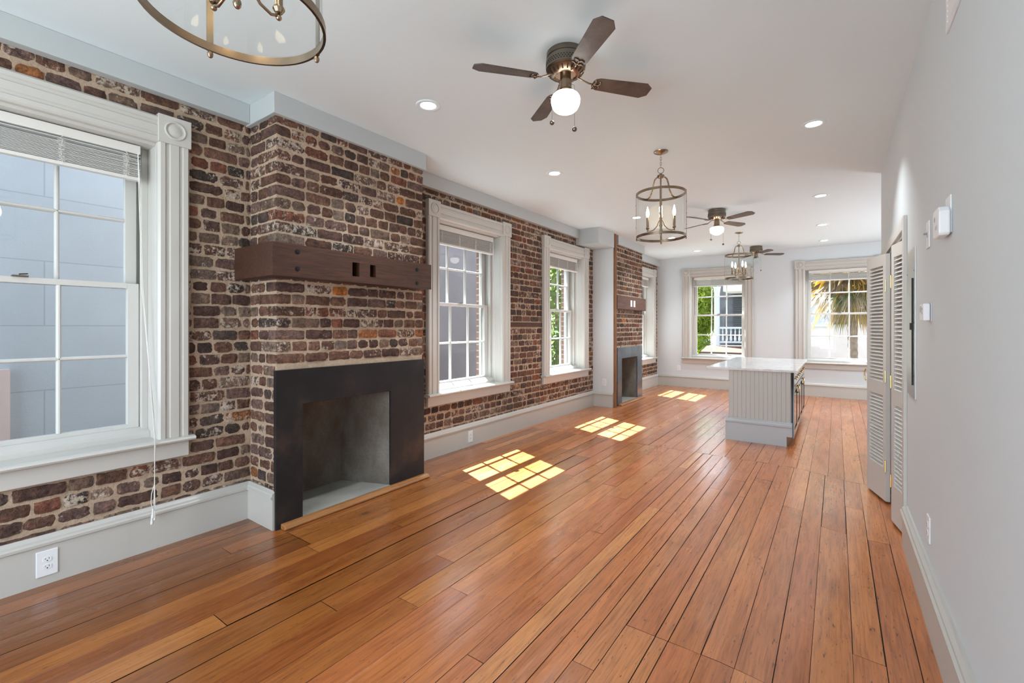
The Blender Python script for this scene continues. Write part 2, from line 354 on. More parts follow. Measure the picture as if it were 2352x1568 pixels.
# ------------------------------------------------------------------ floor of individual boards, one object
def floor():
    b = MB(); b.attr = True
    seams = [-3.46, -3.30, -3.17, -3.06, -2.93, -2.80, -2.66, -2.52, -2.38, -2.24, -2.067, -1.93, -1.786, -1.635, -1.512, -1.337, -1.24, -1.152, -1.06, -0.96, -0.87, -0.774, -0.643, -0.588, -0.454, -0.329, -0.2, -0.085, 0.057, 0.169, 0.283]
    x = 0.40
    while x < 2.6: seams.append(x); x += R.uniform(0.11, 0.14)
    seams2 = [-3.46]
    while seams2[-1] < 2.6: seams2.append(seams2[-1] + R.uniform(0.105, 0.15))
    def tone(x, y):
        k = R.random()
        base = [(0.46, 0.172, 0.052), (0.43, 0.158, 0.048), (0.48, 0.195, 0.062), (0.41, 0.143, 0.043), (0.45, 0.170, 0.055)][R.randrange(5)]
        if R.random() < 0.05 and y < 5: base = (0.50, 0.225, 0.075)
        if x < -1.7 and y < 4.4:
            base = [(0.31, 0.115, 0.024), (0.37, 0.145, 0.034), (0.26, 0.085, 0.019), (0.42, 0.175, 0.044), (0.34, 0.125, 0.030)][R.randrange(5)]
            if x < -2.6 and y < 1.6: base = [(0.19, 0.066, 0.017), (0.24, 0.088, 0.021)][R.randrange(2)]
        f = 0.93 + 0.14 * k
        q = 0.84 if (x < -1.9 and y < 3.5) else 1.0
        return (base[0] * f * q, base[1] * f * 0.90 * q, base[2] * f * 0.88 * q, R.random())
    def plank(xa, xb, ya, yb, g=0.0016):
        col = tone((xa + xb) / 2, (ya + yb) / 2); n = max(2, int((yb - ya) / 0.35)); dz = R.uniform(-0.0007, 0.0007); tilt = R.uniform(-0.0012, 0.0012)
        ga = g * R.choice((0.5, 0.8, 1.0, 1.6)); ya2, yb2 = ya + 0.0014, yb - 0.0014; xs = [xa + ga, xa + ga + 0.004, (xa + xb) / 2, xb - ga - 0.004, xb - ga]
        vs = []; ph = R.random() * 9
        for i in range(n + 1):
            y = ya2 + (yb2 - ya2) * i / n
            wob = 0.0012 * noise.noise(Vector((ph, y * 2.1, 0)))
            for j, xx in enumerate(xs):
                e = 0.0
                cup = 0.0006 if j == 2 else 0
                vs.append((xx + (wob if j in (0, 1, 3, 4) else 0), y, zf(xx, y) + dz + e + cup + tilt * (j - 2) / 2))
        fs = []
        for i in range(n):
            for j in range(4): fs.append((i * 5 + j, i * 5 + j + 1, (i + 1) * 5 + j + 1, (i + 1) * 5 + j))
        b.add(vs, fs, 0, col)
    def run(seams, Y0, Y1):
        for a, c in zip(seams[:-1], seams[1:]):
            y = Y0
            if c <= -3.02 and Y0 < 5: pass
            while y < Y1 - 0.01:
                L = R.uniform(1.4, 4.2)
                y2 = min(Y1, y + L)
                if Y1 - y2 < 0.5: y2 = Y1
                # header boards in front of the hearth
                if Y0 < 1 and -3.0 < a < -2.55:
                    if y < 1.5: y2 = min(y2, 1.58) if y2 > 1.2 else y2
                    elif y < 2.9: y2 = 2.98
                if Y0 < 1 and -0.80 < a < -0.25 and y < 1.9: y2 = 1.98 if y2 > 1.5 else y2
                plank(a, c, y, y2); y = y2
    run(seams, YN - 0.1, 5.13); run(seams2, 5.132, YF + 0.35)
    # dark bed under the boards
    xs = [-3.6 + 0.2 * i for i in range(32)]; ys = [YN - 0.1 + 0.5 * i for i in range(27)]
    vs = [(x, y, zf(x, y) - 0.006) for y in ys for x in xs]; n = len(xs)
    b.add(vs, [(j * n + i, j * n + i + 1, (j + 1) * n + i + 1, (j + 1) * n + i) for j in range(len(ys) - 1) for i in range(n - 1)], 1)
    b.box(-3.6, YN - 0.1, -0.30, 2.6, YF + 0.4, -0.075, 1)
    o = b.build('floor', [FLOOR, GAP]); tag(o, 'worn orange pine board floor running the length of the room', 'floor', kind='structure')
floor()

# ------------------------------------------------------------------ bricks
PAL = [((0.105, 0.055, 0.038), 30), ((0.080, 0.045, 0.036), 26), ((0.125, 0.066, 0.047), 18), ((0.135, 0.090, 0.066), 16), ((0.14, 0.056, 0.036), 9), ((0.060, 0.043, 0.036), 12), ((0.145, 0.105, 0.082), 8), ((0.20, 0.080, 0.032), 3), ((0.115, 0.070, 0.058), 12)]
PALW = [w for _, w in PAL]; PALC = [c for c, _ in PAL]
def brick_col(dark=0):
    c = R.choices(PALC, PALW)[0]; f = R.uniform(0.9, 1.45) * (1 - dark)
    sm = R.random() ** 2.0
    return (c[0] * f, c[1] * f, c[2] * f, sm)
def brick(b, u0, u1, z0, z1, mp, dep=0.03, flip=False, col=None, p=None):
    if u1 - u0 < 0.018: return
    col = col or brick_col(); p = R.uniform(-0.005, 0.003) if p is None else p
    nu = max(4, min(11, int((u1 - u0) / 0.019))); nz = 4; sd = R.random() * 100
    lean = R.uniform(-0.004, 0.004); rise = R.uniform(-0.004, 0.004); L = u1 - u0
    cr = R.uniform(0.0, 0.007) if R.random() < 0.85 else 0.016
    def J(i, k):
        if dep > 0.06 and i in (0, nu): return (-0.002 if i == 0 else 0.002, noise.noise(Vector((i * 0.7, sd + k * 0.8, 7.7))) * 0.004)
        return (noise.noise(Vector((sd + i * 0.7, k * 0.8, 3.1))) * 0.0065, noise.noise(Vector((i * 0.7, sd + k * 0.8, 7.7))) * 0.006 + noise.noise(Vector((i * 1.9, sd, k * 1.9))) * 0.003)
    vs = []; idx = {}
    for k in range(nz + 1):
        for i in range(nu + 1):
            a, c = i / nu, k / nz; e = (i in (0, nu)); e2 = (k in (0, nz))
            ju, jz = J(i, k); u = u0 + L * a + ju + lean * (c - 0.5); z = z0 + (z1 - z0) * c + jz + rise * (a - 0.5)
            if e and e2:
                u += cr * 0.6 * (1 if i == 0 else -1); z += cr * 0.5 * (1 if k == 0 else -1)
            d = p + (0.004 if (e or e2) else 0) + (0.002 if (e and e2) else 0) + noise.noise(Vector((sd, i * 0.7, k * 0.7))) * 0.003
            idx[(i, k)] = len(vs); vs.append(mp(u, z, d))
    fs = [(idx[(i, k)], idx[(i + 1, k)], idx[(i + 1, k + 1)], idx[(i, k + 1)]) for k in range(nz) for i in range(nu)]
    ring = [(i, 0) for i in range(nu)] + [(nu, k) for k in range(nz)] + [(i, nz) for i in range(nu, 0, -1)] + [(0, k) for k in range(nz, 0, -1)]
    def inv(i, k):
        ju, jz = J(i, k); return (u0 + L * i / nu + ju, z0 + (z1 - z0) * k / nz + jz)
    base = len(vs)
    for (i, k) in ring:
        u, z = inv(i, k); vs.append(mp(u, z, p + dep))
    n = len(ring)
    for q in range(n):
        a, c = ring[q], ring[(q + 1) % n]; fs.append((idx[a], base + q, base + (q + 1) % n, idx[c]))
    if flip: fs = [f[::-1] for f in fs]
    b.add(vs, fs, 0, col)
CH, BT, JT = 0.081, 0.0645, 0.0145
def courses(z0, z1):
    k = 0; z = z0
    while z < z1 - 0.01:
        yield k, z + JT / 2, min(z + BT + JT / 2, z1); z += CH; k += 1
def brick_run(b, ua, ub, za, zb, mp, holes=(), flip=False, first=None, seed=0, dark=0):
    for k, z0, z1 in courses(za, zb):
        zz0, zz1 = z0 + R.uniform(-0.003, 0.003), z1 + R.uniform(-0.003, 0.003)
        if z1 - z0 < 0.02: continue
        u = ua + (0 if first is None else first(k)); u -= 0 if first else R.uniform(0, 0.1)
        header = (k % 5 == 2)
        while u < ub - 0.01:
            r = R.random()
            L = (R.uniform(0.085, 0.11) if (header or r < 0.35) else R.uniform(0.165, 0.205) if r < 0.68 else R.uniform(0.115, 0.155))
            a, c = max(u, ua), min(u + L, ub)
            segs = [(a, c)]
            for (ha, hb, hz0, hz1) in holes:
                if z1 > hz0 and z0 < hz1:
                    ns = []
                    for (s0, s1) in segs:
                        if s1 <= ha or s0 >= hb: ns.append((s0, s1))
                        else:
                            if s0 < ha: ns.append((s0, ha))
                            if s1 > hb: ns.append((hb, s1))
                    segs = ns
            for s0, s1 in segs:
                if s1 - s0 > 0.02: brick(b, s0, s1, zz0, zz1, mp, flip=flip, col=brick_col(dark))
            u += L + R.uniform(0.009, 0.017)
WH = 0.60
def left_wall():
    b = MB(); b.attr = True
    holes = [(c - WH, c + WH, 0.60, 2.50) for c in WINS]
    mp = lambda u, z, d: (XL - d, u, z)
    hs = holes + [(C1[0], C1[1], 0, 3), (C2[0], C2[1], 0, 3)]
    brick_run(b, YN, YF, 0.20, 2.80, mp, hs + [(4.70, 5.52, 1.35, 1.40)])
    # mortar body with real openings
    x0, x1 = XL - 0.006, XL - 0.39
    y = YN - 0.1
    boxes = [(a, c, z0, z1) for (a, c, z0, z1) in holes] + [(1.72, 2.52, 0.0, 1.12), (7.50, 8.29, 0.0, 1.12)]
    for (a, c, z0, z1) in sorted(boxes):
        b.box(x1, y, -0.1, x0, a, 3.0, 1); b.box(x1, a, -0.1, x0, c, z0, 1); b.box(x1, a, z1, x0, c, 3.0, 1); y = c
    b.box(x1, y, -0.1, x0, YF + 0.2, 3.0, 1)
    # exterior brick skin and reveals
    y = YN - 0.1
    xo, xi = XL - 0.41, XL - 0.33
    for (a, c, z0, z1) in holes:
        b.box(xo, y, -3.6, xi, a + 0.02, 4.2, 2); b.box(xo, a + 0.02, -3.6, xi, c - 0.02, z0 - 0.0, 2); b.box(xo, a + 0.02, z1 - 0.02, xi, c - 0.02, 4.2, 2); y = c - 0.02
    b.box(xo, y, -3.6, xi, YF + 0.47, 4.2, 2)
    o = b.build('wall_left', [BRICK, MORTAR, BRICK_OUT]); tag(o, 'long exposed brick wall with tan mortar on the left', 'wall', kind='structure')
left_wall()

# ------------------------------------------------------------------ plain walls and ceiling
def wallobj(name, boxes, m, label):
    b = MB()
    for q in boxes: b.box(*q)
    return tag(b.build(name, m), label, 'wall', kind='structure')
fh = [(c - WH, c + WH, 0.60, 2.50) for c in FWINS]
bx = []; x = XL - 0.01
for (a, c, z0, z1) in fh:
    bx += [(x, YF, -0.1, a, YF + 0.30, 3.0), (a, YF, -0.1, c, YF + 0.30, z0), (a, YF, z1, c, YF + 0.30, 3.0)]; x = c
bx.append((x, YF, -0.1, 2.6, YF + 0.30, 3.0))
wallobj('wall_far', bx, WALL, 'cool white end wall with two windows')
DY0, DY1, DZ = 3.91, 5.54, 1.985
wallobj('wall_right', [(XR, YN - 0.1, -0.2, XR + 0.12, DY0, 3.0), (XR, DY0, DZ, XR + 0.12, DY1, 3.0), (XR, DY1, -0.2, XR + 0.12, 5.90, 3.0),
                       (XR + 0.12, 5.78, -0.2, 2.5, 5.90, 3.0), (2.42, 5.90, -0.2, 2.55, YF, 3.0)], WALL, 'plain white wall on the right')
wallobj('wall_closet', [(1.15, 3.4, -0.2, 1.2, 5.78, 2.6), (XR + 0.12, 3.4, -0.2, 1.2, 3.45, 2.6), (XR + 0.12, 3.4, 2.5, 1.2, 5.78, 2.6)], WALL, 'inside of the closet behind the louvred doors')
wallobj('wall_near', [(-3.9, YN - 0.12, -0.2, -3.1, YN, 3.0), (0.0, YN - 0.12, -0.2, XR + 0.12, YN, 3.0), (-3.1, YN - 0.12, -0.2, 0.0, YN, 0.25), (-3.1, YN - 0.12, 2.6, 0.0, YN, 3.0)], WALL, 'white wall behind the viewer with a wide opening added for fill light')  # unseen rear wall; its opening is added to let in fill light
b = MB(); b.box(-3.95, YN - 0.2, H, 2.6, YF + 0.3, H + 0.12)
tag(b.build('ceiling', CEIL), 'flat white ceiling with recessed lights', 'ceiling', kind='structure')

# fascia boards dropped from the ceiling along the left side (trim_<n>)
def trim(i, boxes, label):
    b = MB()
    for q in boxes: b.box(*q)
    return tag(b.build('trim_%d' % i, FASC, bevel=0.004), label, 'trim', kind='structure')
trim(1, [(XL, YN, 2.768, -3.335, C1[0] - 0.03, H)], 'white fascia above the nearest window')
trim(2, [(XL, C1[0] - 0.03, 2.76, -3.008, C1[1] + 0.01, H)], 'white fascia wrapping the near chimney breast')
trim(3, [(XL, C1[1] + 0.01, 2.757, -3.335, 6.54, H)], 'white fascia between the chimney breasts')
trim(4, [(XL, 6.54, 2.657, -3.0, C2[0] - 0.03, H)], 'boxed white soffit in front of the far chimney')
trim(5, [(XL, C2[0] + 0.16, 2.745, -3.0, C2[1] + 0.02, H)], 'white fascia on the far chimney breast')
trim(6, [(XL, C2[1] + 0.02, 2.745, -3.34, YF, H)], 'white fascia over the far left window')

# ------------------------------------------------------------------ baseboards
def base_prof(h): return [(0, 0), (0.026, 0), (0.026, h - 0.055), (0.036, h - 0.05), (0.037, h - 0.036), (0.028, h - 0.028), (0.026, h - 0.018), (0.014, h - 0.006), (0.010, h), (0, h)]
def baseboard(name, pieces, label, h=0.257, m=BASE):
    b = MB()
    for (kind, c, a0, a1, zo) in pieces:
        if kind == '+x': fn = lambda p, a: (c + p[0], a, zo + p[1])
        elif kind == '-x': fn = lambda p, a: (c - p[0], a, zo + p[1])
        elif kind == '-y': fn = lambda p, a: (a, c - p[0], zo + p[1])
        else: fn = lambda p, a: (a, c + p[0], zo + p[1])
        b.prism(base_prof(h if zo == 0 else h - zo * 0 + 0.005), fn, a0, a1)
    return tag(b.build(name, m, smooth=False), label, 'baseboard', kind='structure')
baseboard('baseboard_left', [('+x', XL, YN, C1[0], 0), ('-y', C1[0], XL, XC + 0.004, 0)], 'tall pale baseboard below the nearest window')
baseboard('baseboard_left', [('+x', XL, C1[1], C2[0], 0), ('-y', C2[0], XL, XC + 0.012, 0)], 'tall pale baseboard between the two fireplaces')
baseboard('baseboard_left', [('+x', XL, C2[1], YF, 0)], 'tall pale baseboard beyond the far fireplace')
baseboard('baseboard_far', [('-y', YF, XL, 2.4, 0)], 'tall pale baseboard under the end windows')
baseboard('baseboard_right', [('-x', XR, YN, 3.835, -0.056)], 'tall pale baseboard along the right wall', h=0.262)

# ------------------------------------------------------------------ chimney breasts / fireplaces
def lin(a, b, t): return a + (b - a) * t
def fireplace(c, sx, sz, op, oz, side_brick, slate, label, postname=None):
    y0, y1 = c
    t = thing('fireplace', label, 'fireplace', (XC, (y0 + y1) / 2, 0)); ox, oy = XC, (y0 + y1) / 2
    def P(mbx): 
        mbx.v = [(v[0] - ox, v[1] - oy, v[2]) for v in mbx.v]; return mbx
    b = MB(); b.attr = True
    mpf = lambda u, z, d: (XC - d, u, z)
    alt = lambda k: 0.10 if k % 2 else 0.20     # thickness of the corner brick seen on the flank
    # front face
    zs = sz + 0.03
    for k, z0, z1 in courses(0.04, 2.78):
        zz0, zz1 = z0 + R.uniform(-0.002, 0.002), z1 + R.uniform(-0.002, 0.002)
        if z1 - z0 < 0.02: continue
        u = y0; first = True
        if z1 > zs:
            zq0 = max(zz0, sz + 0.012)
            if zz1 - zq0 > 0.04:
                while u < y1 - 0.01:
                    r = R.random(); L = 0.20 if (first and k % 2) else 0.10 if first else (R.uniform(0.08, 0.105) if (k % 6 == 2 or r < 0.38) else R.uniform(0.165, 0.205) if r < 0.72 else R.uniform(0.115, 0.15))
                    e = min(u + L, y1); last = e >= y1 - 0.03
                    if y1 - e < 0.03: e = y1
                    dep = (alt(k) if first and side_brick else (0.1 if (last) else 0.03))
                    if e - u > 0.02:
                        col = brick_col(); 
                        if 0.12 < (u - y0) / (y1 - y0) and R.random() < 0.015: col = (0.40, 0.14, 0.035, 0.1)
                        brick(b, u, e, zq0, zz1, mpf, dep=dep, col=col, p=0.0 if (first or last) else None)
                    u = e + R.uniform(0.008, 0.016); first = False
        # flank facing the viewer
        if side_brick:
            cut = alt(k) if z1 > zs else 0.012
            ue = XC - cut - 0.012; u = XL + 0.005; mps = lambda u_, z, d: (u_, y0 + d, z)
            while u < ue - 0.02:
                L = R.uniform(0.085, 0.105) if R.random() < 0.5 else R.uniform(0.15, 0.2); e = min(u + L, ue)
                if ue - e < 0.035: e = ue
                brick(b, u, e, zz0, zz1, mps, col=brick_col()); u = e + R.uniform(0.012, 0.018)
        u = XL + 0.005; mpr = lambda u_, z, d: (u_, y1 - d, z)
        while u < XC - 0.13:
            L = R.uniform(0.09, 0.2); e = min(u + L, XC - 0.115); brick(b, u, e, zz0, zz1, mpr, flip=True); u = e + 0.015
    m = 0.006
    b.box(XL - 0.004, y0 + m, 0, XC - m, op[0], 2.82, 1); b.box(XL - 0.004, op[1], 0, XC - m, y1 - m, 2.82, 1); b.box(XL - 0.004, op[0], oz, XC - m, op[1], 2.82, 1)
    P(b).build('chimney_breast', [BRICK, MORTAR], t)
    # slab surround with square opening
    b = MB(); xs = XC + 0.022
    b.box(XC - 0.01, sx[0], 0.0, xs, op[0], sz); b.box(XC - 0.01, op[1], 0, xs, sx[1], sz); b.box(XC - 0.01, op[0], oz, xs, op[1], sz)
    P(b).build('surround', slate, t, bevel=0.002)
    # firebox: splayed cheeks and a back that curves forward
    b = MB(); n = 10; vs = []
    bl, br = op[0] + 0.13, op[1] - 0.17
    for i in range(n + 1):
        z = 0.02 + (oz + 0.20) * i / n; q = max(0, (z - 0.35) / 0.65); xb = -3.46 + 0.22 * q * q
        vs += [(XC + 0.004, op[0], z), (xb, bl - 0.03 * q, z), (xb, br + 0.05 * q, z), (XC + 0.004, op[1], z)]
    fs = [(i * 4 + j, i * 4 + j + 1, (i + 1) * 4 + j + 1, (i + 1) * 4 + j) for i in range(n) for j in range(3)]
    b.add(vs, fs); b.box(-3.46, op[0], oz + 0.215, XC - 0.02, op[1], oz + 0.235)
    P(b).build('firebox', CONC, t)
    b = MB(); b.add([(xs - 0.002, op[0], 0.035), (xs - 0.002, op[1], 0.035), (-3.47, br + 0.02, 0.035), (-3.47, bl - 0.02, 0.035), (xs - 0.002, op[0], -0.01), (xs - 0.002, op[1], -0.01), (-3.47, br + 0.02, -0.01), (-3.47, bl - 0.02, -0.01)],
          [(0, 1, 2, 3), (0, 4, 5, 1), (1, 5, 6, 2), (2, 6, 7, 3), (3, 7, 4, 0)])
    P(b).build('hearth', HEARTH, t)
    b = MB(); pr = [(0, 0), (0.055, 0), (0.062, 0.012), (0.052, 0.028), (0.03, 0.036), (0, 0.036)]
    b.prism(pr, lambda p, a: (xs + p[0], a, p[1]), sx[0] + 0.03, sx[1] + 0.015)
    P(b).build('wood_nosing', HEARTHWOOD, t, bevel=0.006)
    return t
fp1 = fireplace(C1, (1.548, 2.878), 1.058, (1.735, 2.50), 0.815, True, SLATE, 'near brick fireplace with a charcoal slab surround and empty firebox')
fp2 = fireplace((C2[0] + 0.01, C2[1]), (7.33, 8.53), 0.99, (7.52, 8.27), 0.80, False, SLATE2, 'far brick fireplace with a blue-grey slab surround, beside the white pier')
wallobj('wall_pier', [(XL - 0.01, C2[0], 0, XC + 0.012, C2[0] + 0.012, 2.9)], WALL, 'white plastered flank of the far chimney')
b = MB(); b.box(-0.035, 0, 0, 0.03, 0.075, 2.895)
tag(b.build('wood_corner_post', POSTWOOD, loc=(XC + 0.012, C2[0] + 0.004, 0), bevel=0.004), 'raw orange wood corner post between the white pier and the far brick chimney', 'post')
b = MB(); b.box(-0.012, 4.70, -0.03, 0.006, 5.52, 0.03)
tag(b.build('wood_nailing_strip', STRIPWOOD, loc=(XL, 0, 1.376), bevel=0.003), 'thin dark wood strip set in the brick between the two middle windows', 'wood strip')

def mantel():
    t = thing('mantel_beam', 'thick dark brown timber mantel wrapping the near chimney, with two square mortises', 'mantel', (XC, 2.2, 1.78))
    z0, z1 = -0.105, 0.108; xf = 0.16; b = MB()
    # front beam built around two mortise holes
    ya, yb = 1.456 - 2.2, 2.83 - 2.2; h1 = (2.035 - 2.2, 2.095 - 2.2, -0.06, 0.042); h2 = (2.19 - 2.2, 2.243 - 2.2, -0.052, 0.040)
    b.box(0.06, ya, z0, xf, h1[0], z1); b.box(0.06, h1[1], z0, xf, h2[0], z1); b.box(0.06, h2[1], z0, xf, yb, z1)
    for h in (h1, h2):
        b.box(0.06, h[0], h[3], xf, h[1], z1); b.box(0.06, h[0], z0, xf, h[1], h[2])
    b.box(0.002, ya + 0.1, z0, 0.06, yb, z1)
    b.box(XL + 0.004 - XC, ya, z0, 0.06, 1.552 - 2.2, z1)
    o = b.build('beam', MANTEL, t)
    for (y, z) in ((1.618, 0.061), (1.618, -0.05), (2.665, 0.051), (2.665, -0.063)):
        q = MB(); q.lathe([(0.017, -0.004), (0.017, 0.0015), (0.011, 0.002), (0.011, 0.007), (0.0001, 0.008)], (xf, y - 2.2, z), 12, axis='x')
        q.build('bolt', IRON, t)
    return t
mantel()
def mantel2():
    t = thing('mantel_board', 'brown timber mantel board with two white outlet plates on the far chimney', 'mantel', (XC, 7.9, 1.765))
    b = MB(); b.box(0.002, 7.25 - 7.9, -0.115, 0.055, 8.64 - 7.9, 0.115); b.build('board', m_wood('faded_mantel_board', (0.09, 0.045, 0.033), (0.17, 0.09, 0.07), (1, 0.06, 1), 0.6, 60), t, bevel=0.004)
    for y in (7.87, 8.02):
        q = MB(); q.box(0.055, y - 7.9 - 0.042, -0.06, 0.06, y - 7.9 + 0.042, 0.055); q.build('outlet_plate', PLASTIC, t, bevel=0.002)
mantel2()

# ------------------------------------------------------------------ windows
def window_parts(t, m, msash):
    pr = [(0.548, 0), (0.548, -0.034), (0.560, -0.046), (0.583, -0.046), (0.588, -0.037), (0.606, -0.037), (0.611, -0.046), (0.655, -0.046), (0.660, -0.038), (0.674, -0.038), (0.679, -0.046), (0.704, -0.046), (0.713, -0.036), (0.713, 0)]
    b = MB(); b.prism(pr, lambda p, a: (p[0], p[1], a), 0.655, 2.485); b.prism(pr, lambda p, a: (-p[0], p[1], a), 0.655, 2.485)
    prh = [(2.635 - (q - 0.548) * 0.98 - 0.0, d) for q, d in pr]
    b.prism(prh, lambda p, a: (a, p[1], p[0]), -0.55, 0.55)
    b.build('casing', m, t)
    for s in (-1, 1):
        b = MB(); b.box(s * 0.546, 0, 2.478, s * 0.720, -0.055, 2.648)
        b.build('corner_block', m, t, bevel=0.003)
        q = MB(); cx = s * 0.633
        q.lathe([(0.0001, -0.0555), (0.036, -0.0555), (0.040, -0.0535)], (cx, 0, 2.563), 28, axis='y', caps=False)
        q.lathe([(0.046, -0.055), (0.047, -0.061), (0.052, -0.063), (0.057, -0.061), (0.058, -0.055)], (cx, 0, 2.563), 28, axis='y', caps=False)
        q.lathe([(0.0001, -0.060), (0.030, -0.059), (0.038, -0.055)], (cx, 0, 2.563), 28, axis='y', caps=False)
        q.build('rosette', m, t, smooth='auto')
    b = MB(); st = [(0.20, 0.630), (-0.065, 0.630), (-0.082, 0.637), (-0.088, 0.647), (-0.082, 0.657), (-0.065, 0.662), (0.20, 0.662)]
    b.prism(st, lambda p, a: (a, p[0], p[1]), -0.735, 0.735); b.build('stool', m, t)
    b = MB(); b.box(-0.713, 0, 0.533, 0.713, -0.036, 0.632); b.build('apron', m, t, bevel=0.004)
    b = MB()
    b.box(-0.605, -0.002, 0.60, -0.546, 0.34, 2.50); b.box(0.546, -0.002, 0.60, 0.605, 0.34, 2.50); b.box(-0.546, -0.002, 2.457, 0.546, 0.30, 2.50)
    b.box(-0.546, 0.20, 0.60, 0.546, 0.34, 0.665)
    b.box(-0.546, 0.13, 0.66, -0.515, 0.168, 2.457); b.box(0.515, 0.13, 0.66, 0.546, 0.168, 2.457); b.box(-0.515, 0.13, 2.43, 0.515, 0.168, 2.457)
    b.box(-0.546, 0.268, 0.66, -0.50, 0.30, 2.457); b.box(0.50, 0.268, 0.66, 0.546, 0.30, 2.457); b.box(-0.50, 0.268, 2.43, 0.50, 0.30, 2.457)
    b.build('jamb', m, t, bevel=0.002)
    b = MB(); sp = [(0.085, 0.662), (0.172, 0.662), (0.172, 0.722), (0.150, 0.722), (0.10, 0.700), (0.088, 0.69)]
    b.prism(sp, lambda p, a: (a, p[0], p[1]), -0.545, 0.545); b.build('sill_moulding', m, t)
    def sash(name, y0, y1, z0, z1, gz0, gz1, mz):
        b = MB()
        b.box(-0.512, y0, z0, -0.455, y1, z1); b.box(0.455, y0, z0, 0.512, y1, z1); b.box(-0.455, y0, z0, 0.455, y1, gz0); b.box(-0.455, y0, gz1, 0.455, y1, z1)
        ym = (y0 + y1) / 2
        mu = [(-0.011, -0.004), (-0.004, -0.017), (0.004, -0.017), (0.011, -0.004), (0.011, 0.012), (-0.011, 0.012)]
        for u in (-0.152, 0.152): b.prism(mu, lambda p, a: (u + p[0], ym + p[1], a), gz0, gz1)
        b.prism(mu, lambda p, a: (a, ym + p[1], mz + p[0]), -0.455, 0.455)
        s = b.build(name, msash, t, bevel=0.0015)
        g = MB(); g.box(-0.456, ym - 0.0015, gz0 - 0.001, 0.456, ym + 0.0015, gz1 + 0.001); g.build('glass', PANE, s)
        return s
    lo = sash('lower_sash', 0.17, 0.208, 0.690, 1.618, 0.745, 1.586, 1.166)
    q = MB(); q.box(-0.03, 0.15, 1.618, 0.03, 0.20, 1.626); q.tube([(0.0, 0.185, 1.626), (0.0, 0.185, 1.634), (0.028, 0.16, 1.636)], 0.004, 6)
    q.build('sash_lock', BRONZE, lo)
    sash('upper_sash', 0.216, 0.254, 1.586, 2.457, 1.622, 2.405, 2.012)
def blind_parts(t, gap, cord, cb=None):
    b = MB(); b.box(-0.49, 0.06, 2.398 if gap else 2.392, 0.49, 0.10, 2.450)
    b.build('headrail', BLIND, t, bevel=0.002)
    zt = 2.372 if gap else 2.388; n = 20; b = MB(); z = 2.262
    dz = (zt - z) / n
    for i in range(n):
        jy = R.uniform(-0.002, 0.002); tl = R.uniform(-0.002, 0.002); w = 0.489
        vs = [(-w, 0.055 + jy, z + tl), (w, 0.055 + jy, z - tl), (w, 0.08 + jy, z + 0.003 - tl), (-w, 0.08 + jy, z + 0.003 + tl), (w, 0.105 + jy, z - tl), (-w, 0.105 + jy, z + tl)]
        lo = [(v[0], v[1], v[2] - 0.0022) for v in vs]
        b.add(vs + lo, [(0, 1, 2, 3), (3, 2, 4, 5), (7, 6, 9, 8), (8, 9, 11, 10), (0, 6, 7, 1), (5, 4, 10, 11), (1, 7, 8, 2), (2, 8, 10, 4), (0, 3, 9, 6), (3, 5, 11, 9)]); z += dz
    if gap:
        vs = []
        for (x0, y0_, z0_) in ((-0.489, 0.05, 2.384), (0.489, 0.05, 2.392)): vs.append((x0, y0_, z0_))
        b.box(-0.489, 0.056, 2.3835, 0.489, 0.105, 2.386)
    b.build('slats', BLIND, t)
    b = MB(); b.box(-0.489, 0.06, 2.238, 0.489, 0.10, 2.258); b.build('bottom_rail', BLIND, t, bevel=0.003)
    for u in (-0.42, -0.14, 0.14, 0.42):
        b = MB()
        for dy in (0.052, 0.108):
            pts = [(u + R.uniform(-0.006, 0.006), dy + R.uniform(-0.002, 0.002), lin(2.40, 2.245, i / 24)) for i in range(25)]
            b.tube(pts, 0.0012, 5)
        for i in range(16):
            z = 2.26 + i * 0.0075; r = 0.016
            b.tube([(u + r * math.cos(a) + R.uniform(-.004, .004), 0.052, z + 0.006 * math.sin(a)) for a in [k * PI / 3 for k in range(6)]], 0.0009, 4, closed=True)
        b.build('ladder_cord', CORD, t)
    if cord:
        b = MB(); pts = [(0.475, 0.05, 2.40), (0.478, 0.048, 2.2), (0.49, 0.04, 1.6), (0.515, 0.0, 1.1), (0.522, -0.05, 0.85), (0.52, -0.093, 0.69), (0.515, -0.096, 0.5), (0.512, -0.094, 0.30), (0.514, -0.09, 0.26)]
        b.tube(pts, 0.0022, 6); pts2 = [(p[0] + 0.006 * math.sin(i), p[1] - 0.002, p[2]) for i, p in enumerate(pts)]; b.tube(pts2, 0.0018, 6)
        b.tube([(0.515, -0.095, 0.42), (0.50, -0.095, 0.36), (0.498, -0.093, 0.31), (0.505, -0.093, 0.27)], 0.002, 6)
        b.build('pull_cord', CORD, t)
        for (u, z) in ((0.507, 0.27), (0.515, 0.255), (0.502, 0.235)):
            q = MB(); q.lathe([(0.002, 0), (0.004, -0.003), (0.0055, -0.03), (0.0085, -0.05), (0.006, -0.058), (0.0001, -0.06)], (u, -0.093, z), 10); q.build('tassel', CORD, t, smooth=True)
    elif cb:
        b = MB(); b.tube([(0.47, 0.05, 2.40), (0.48, 0.05, 1.7), (0.50, 0.06, 1.1), (0.51, 0.055, 0.75), (0.505, 0.045, 0.668), (0.44, 0.03, 0.667), (0.47, 0.0, 0.668), (0.505, 0.04, 0.668)], 0.002, 6)
        b.build('pull_cord', CORD, t)
def place(kind, i, u):
    return ((XL, u, 0), PI / 2) if kind == 'L' else ((u, YF, 0), 0)
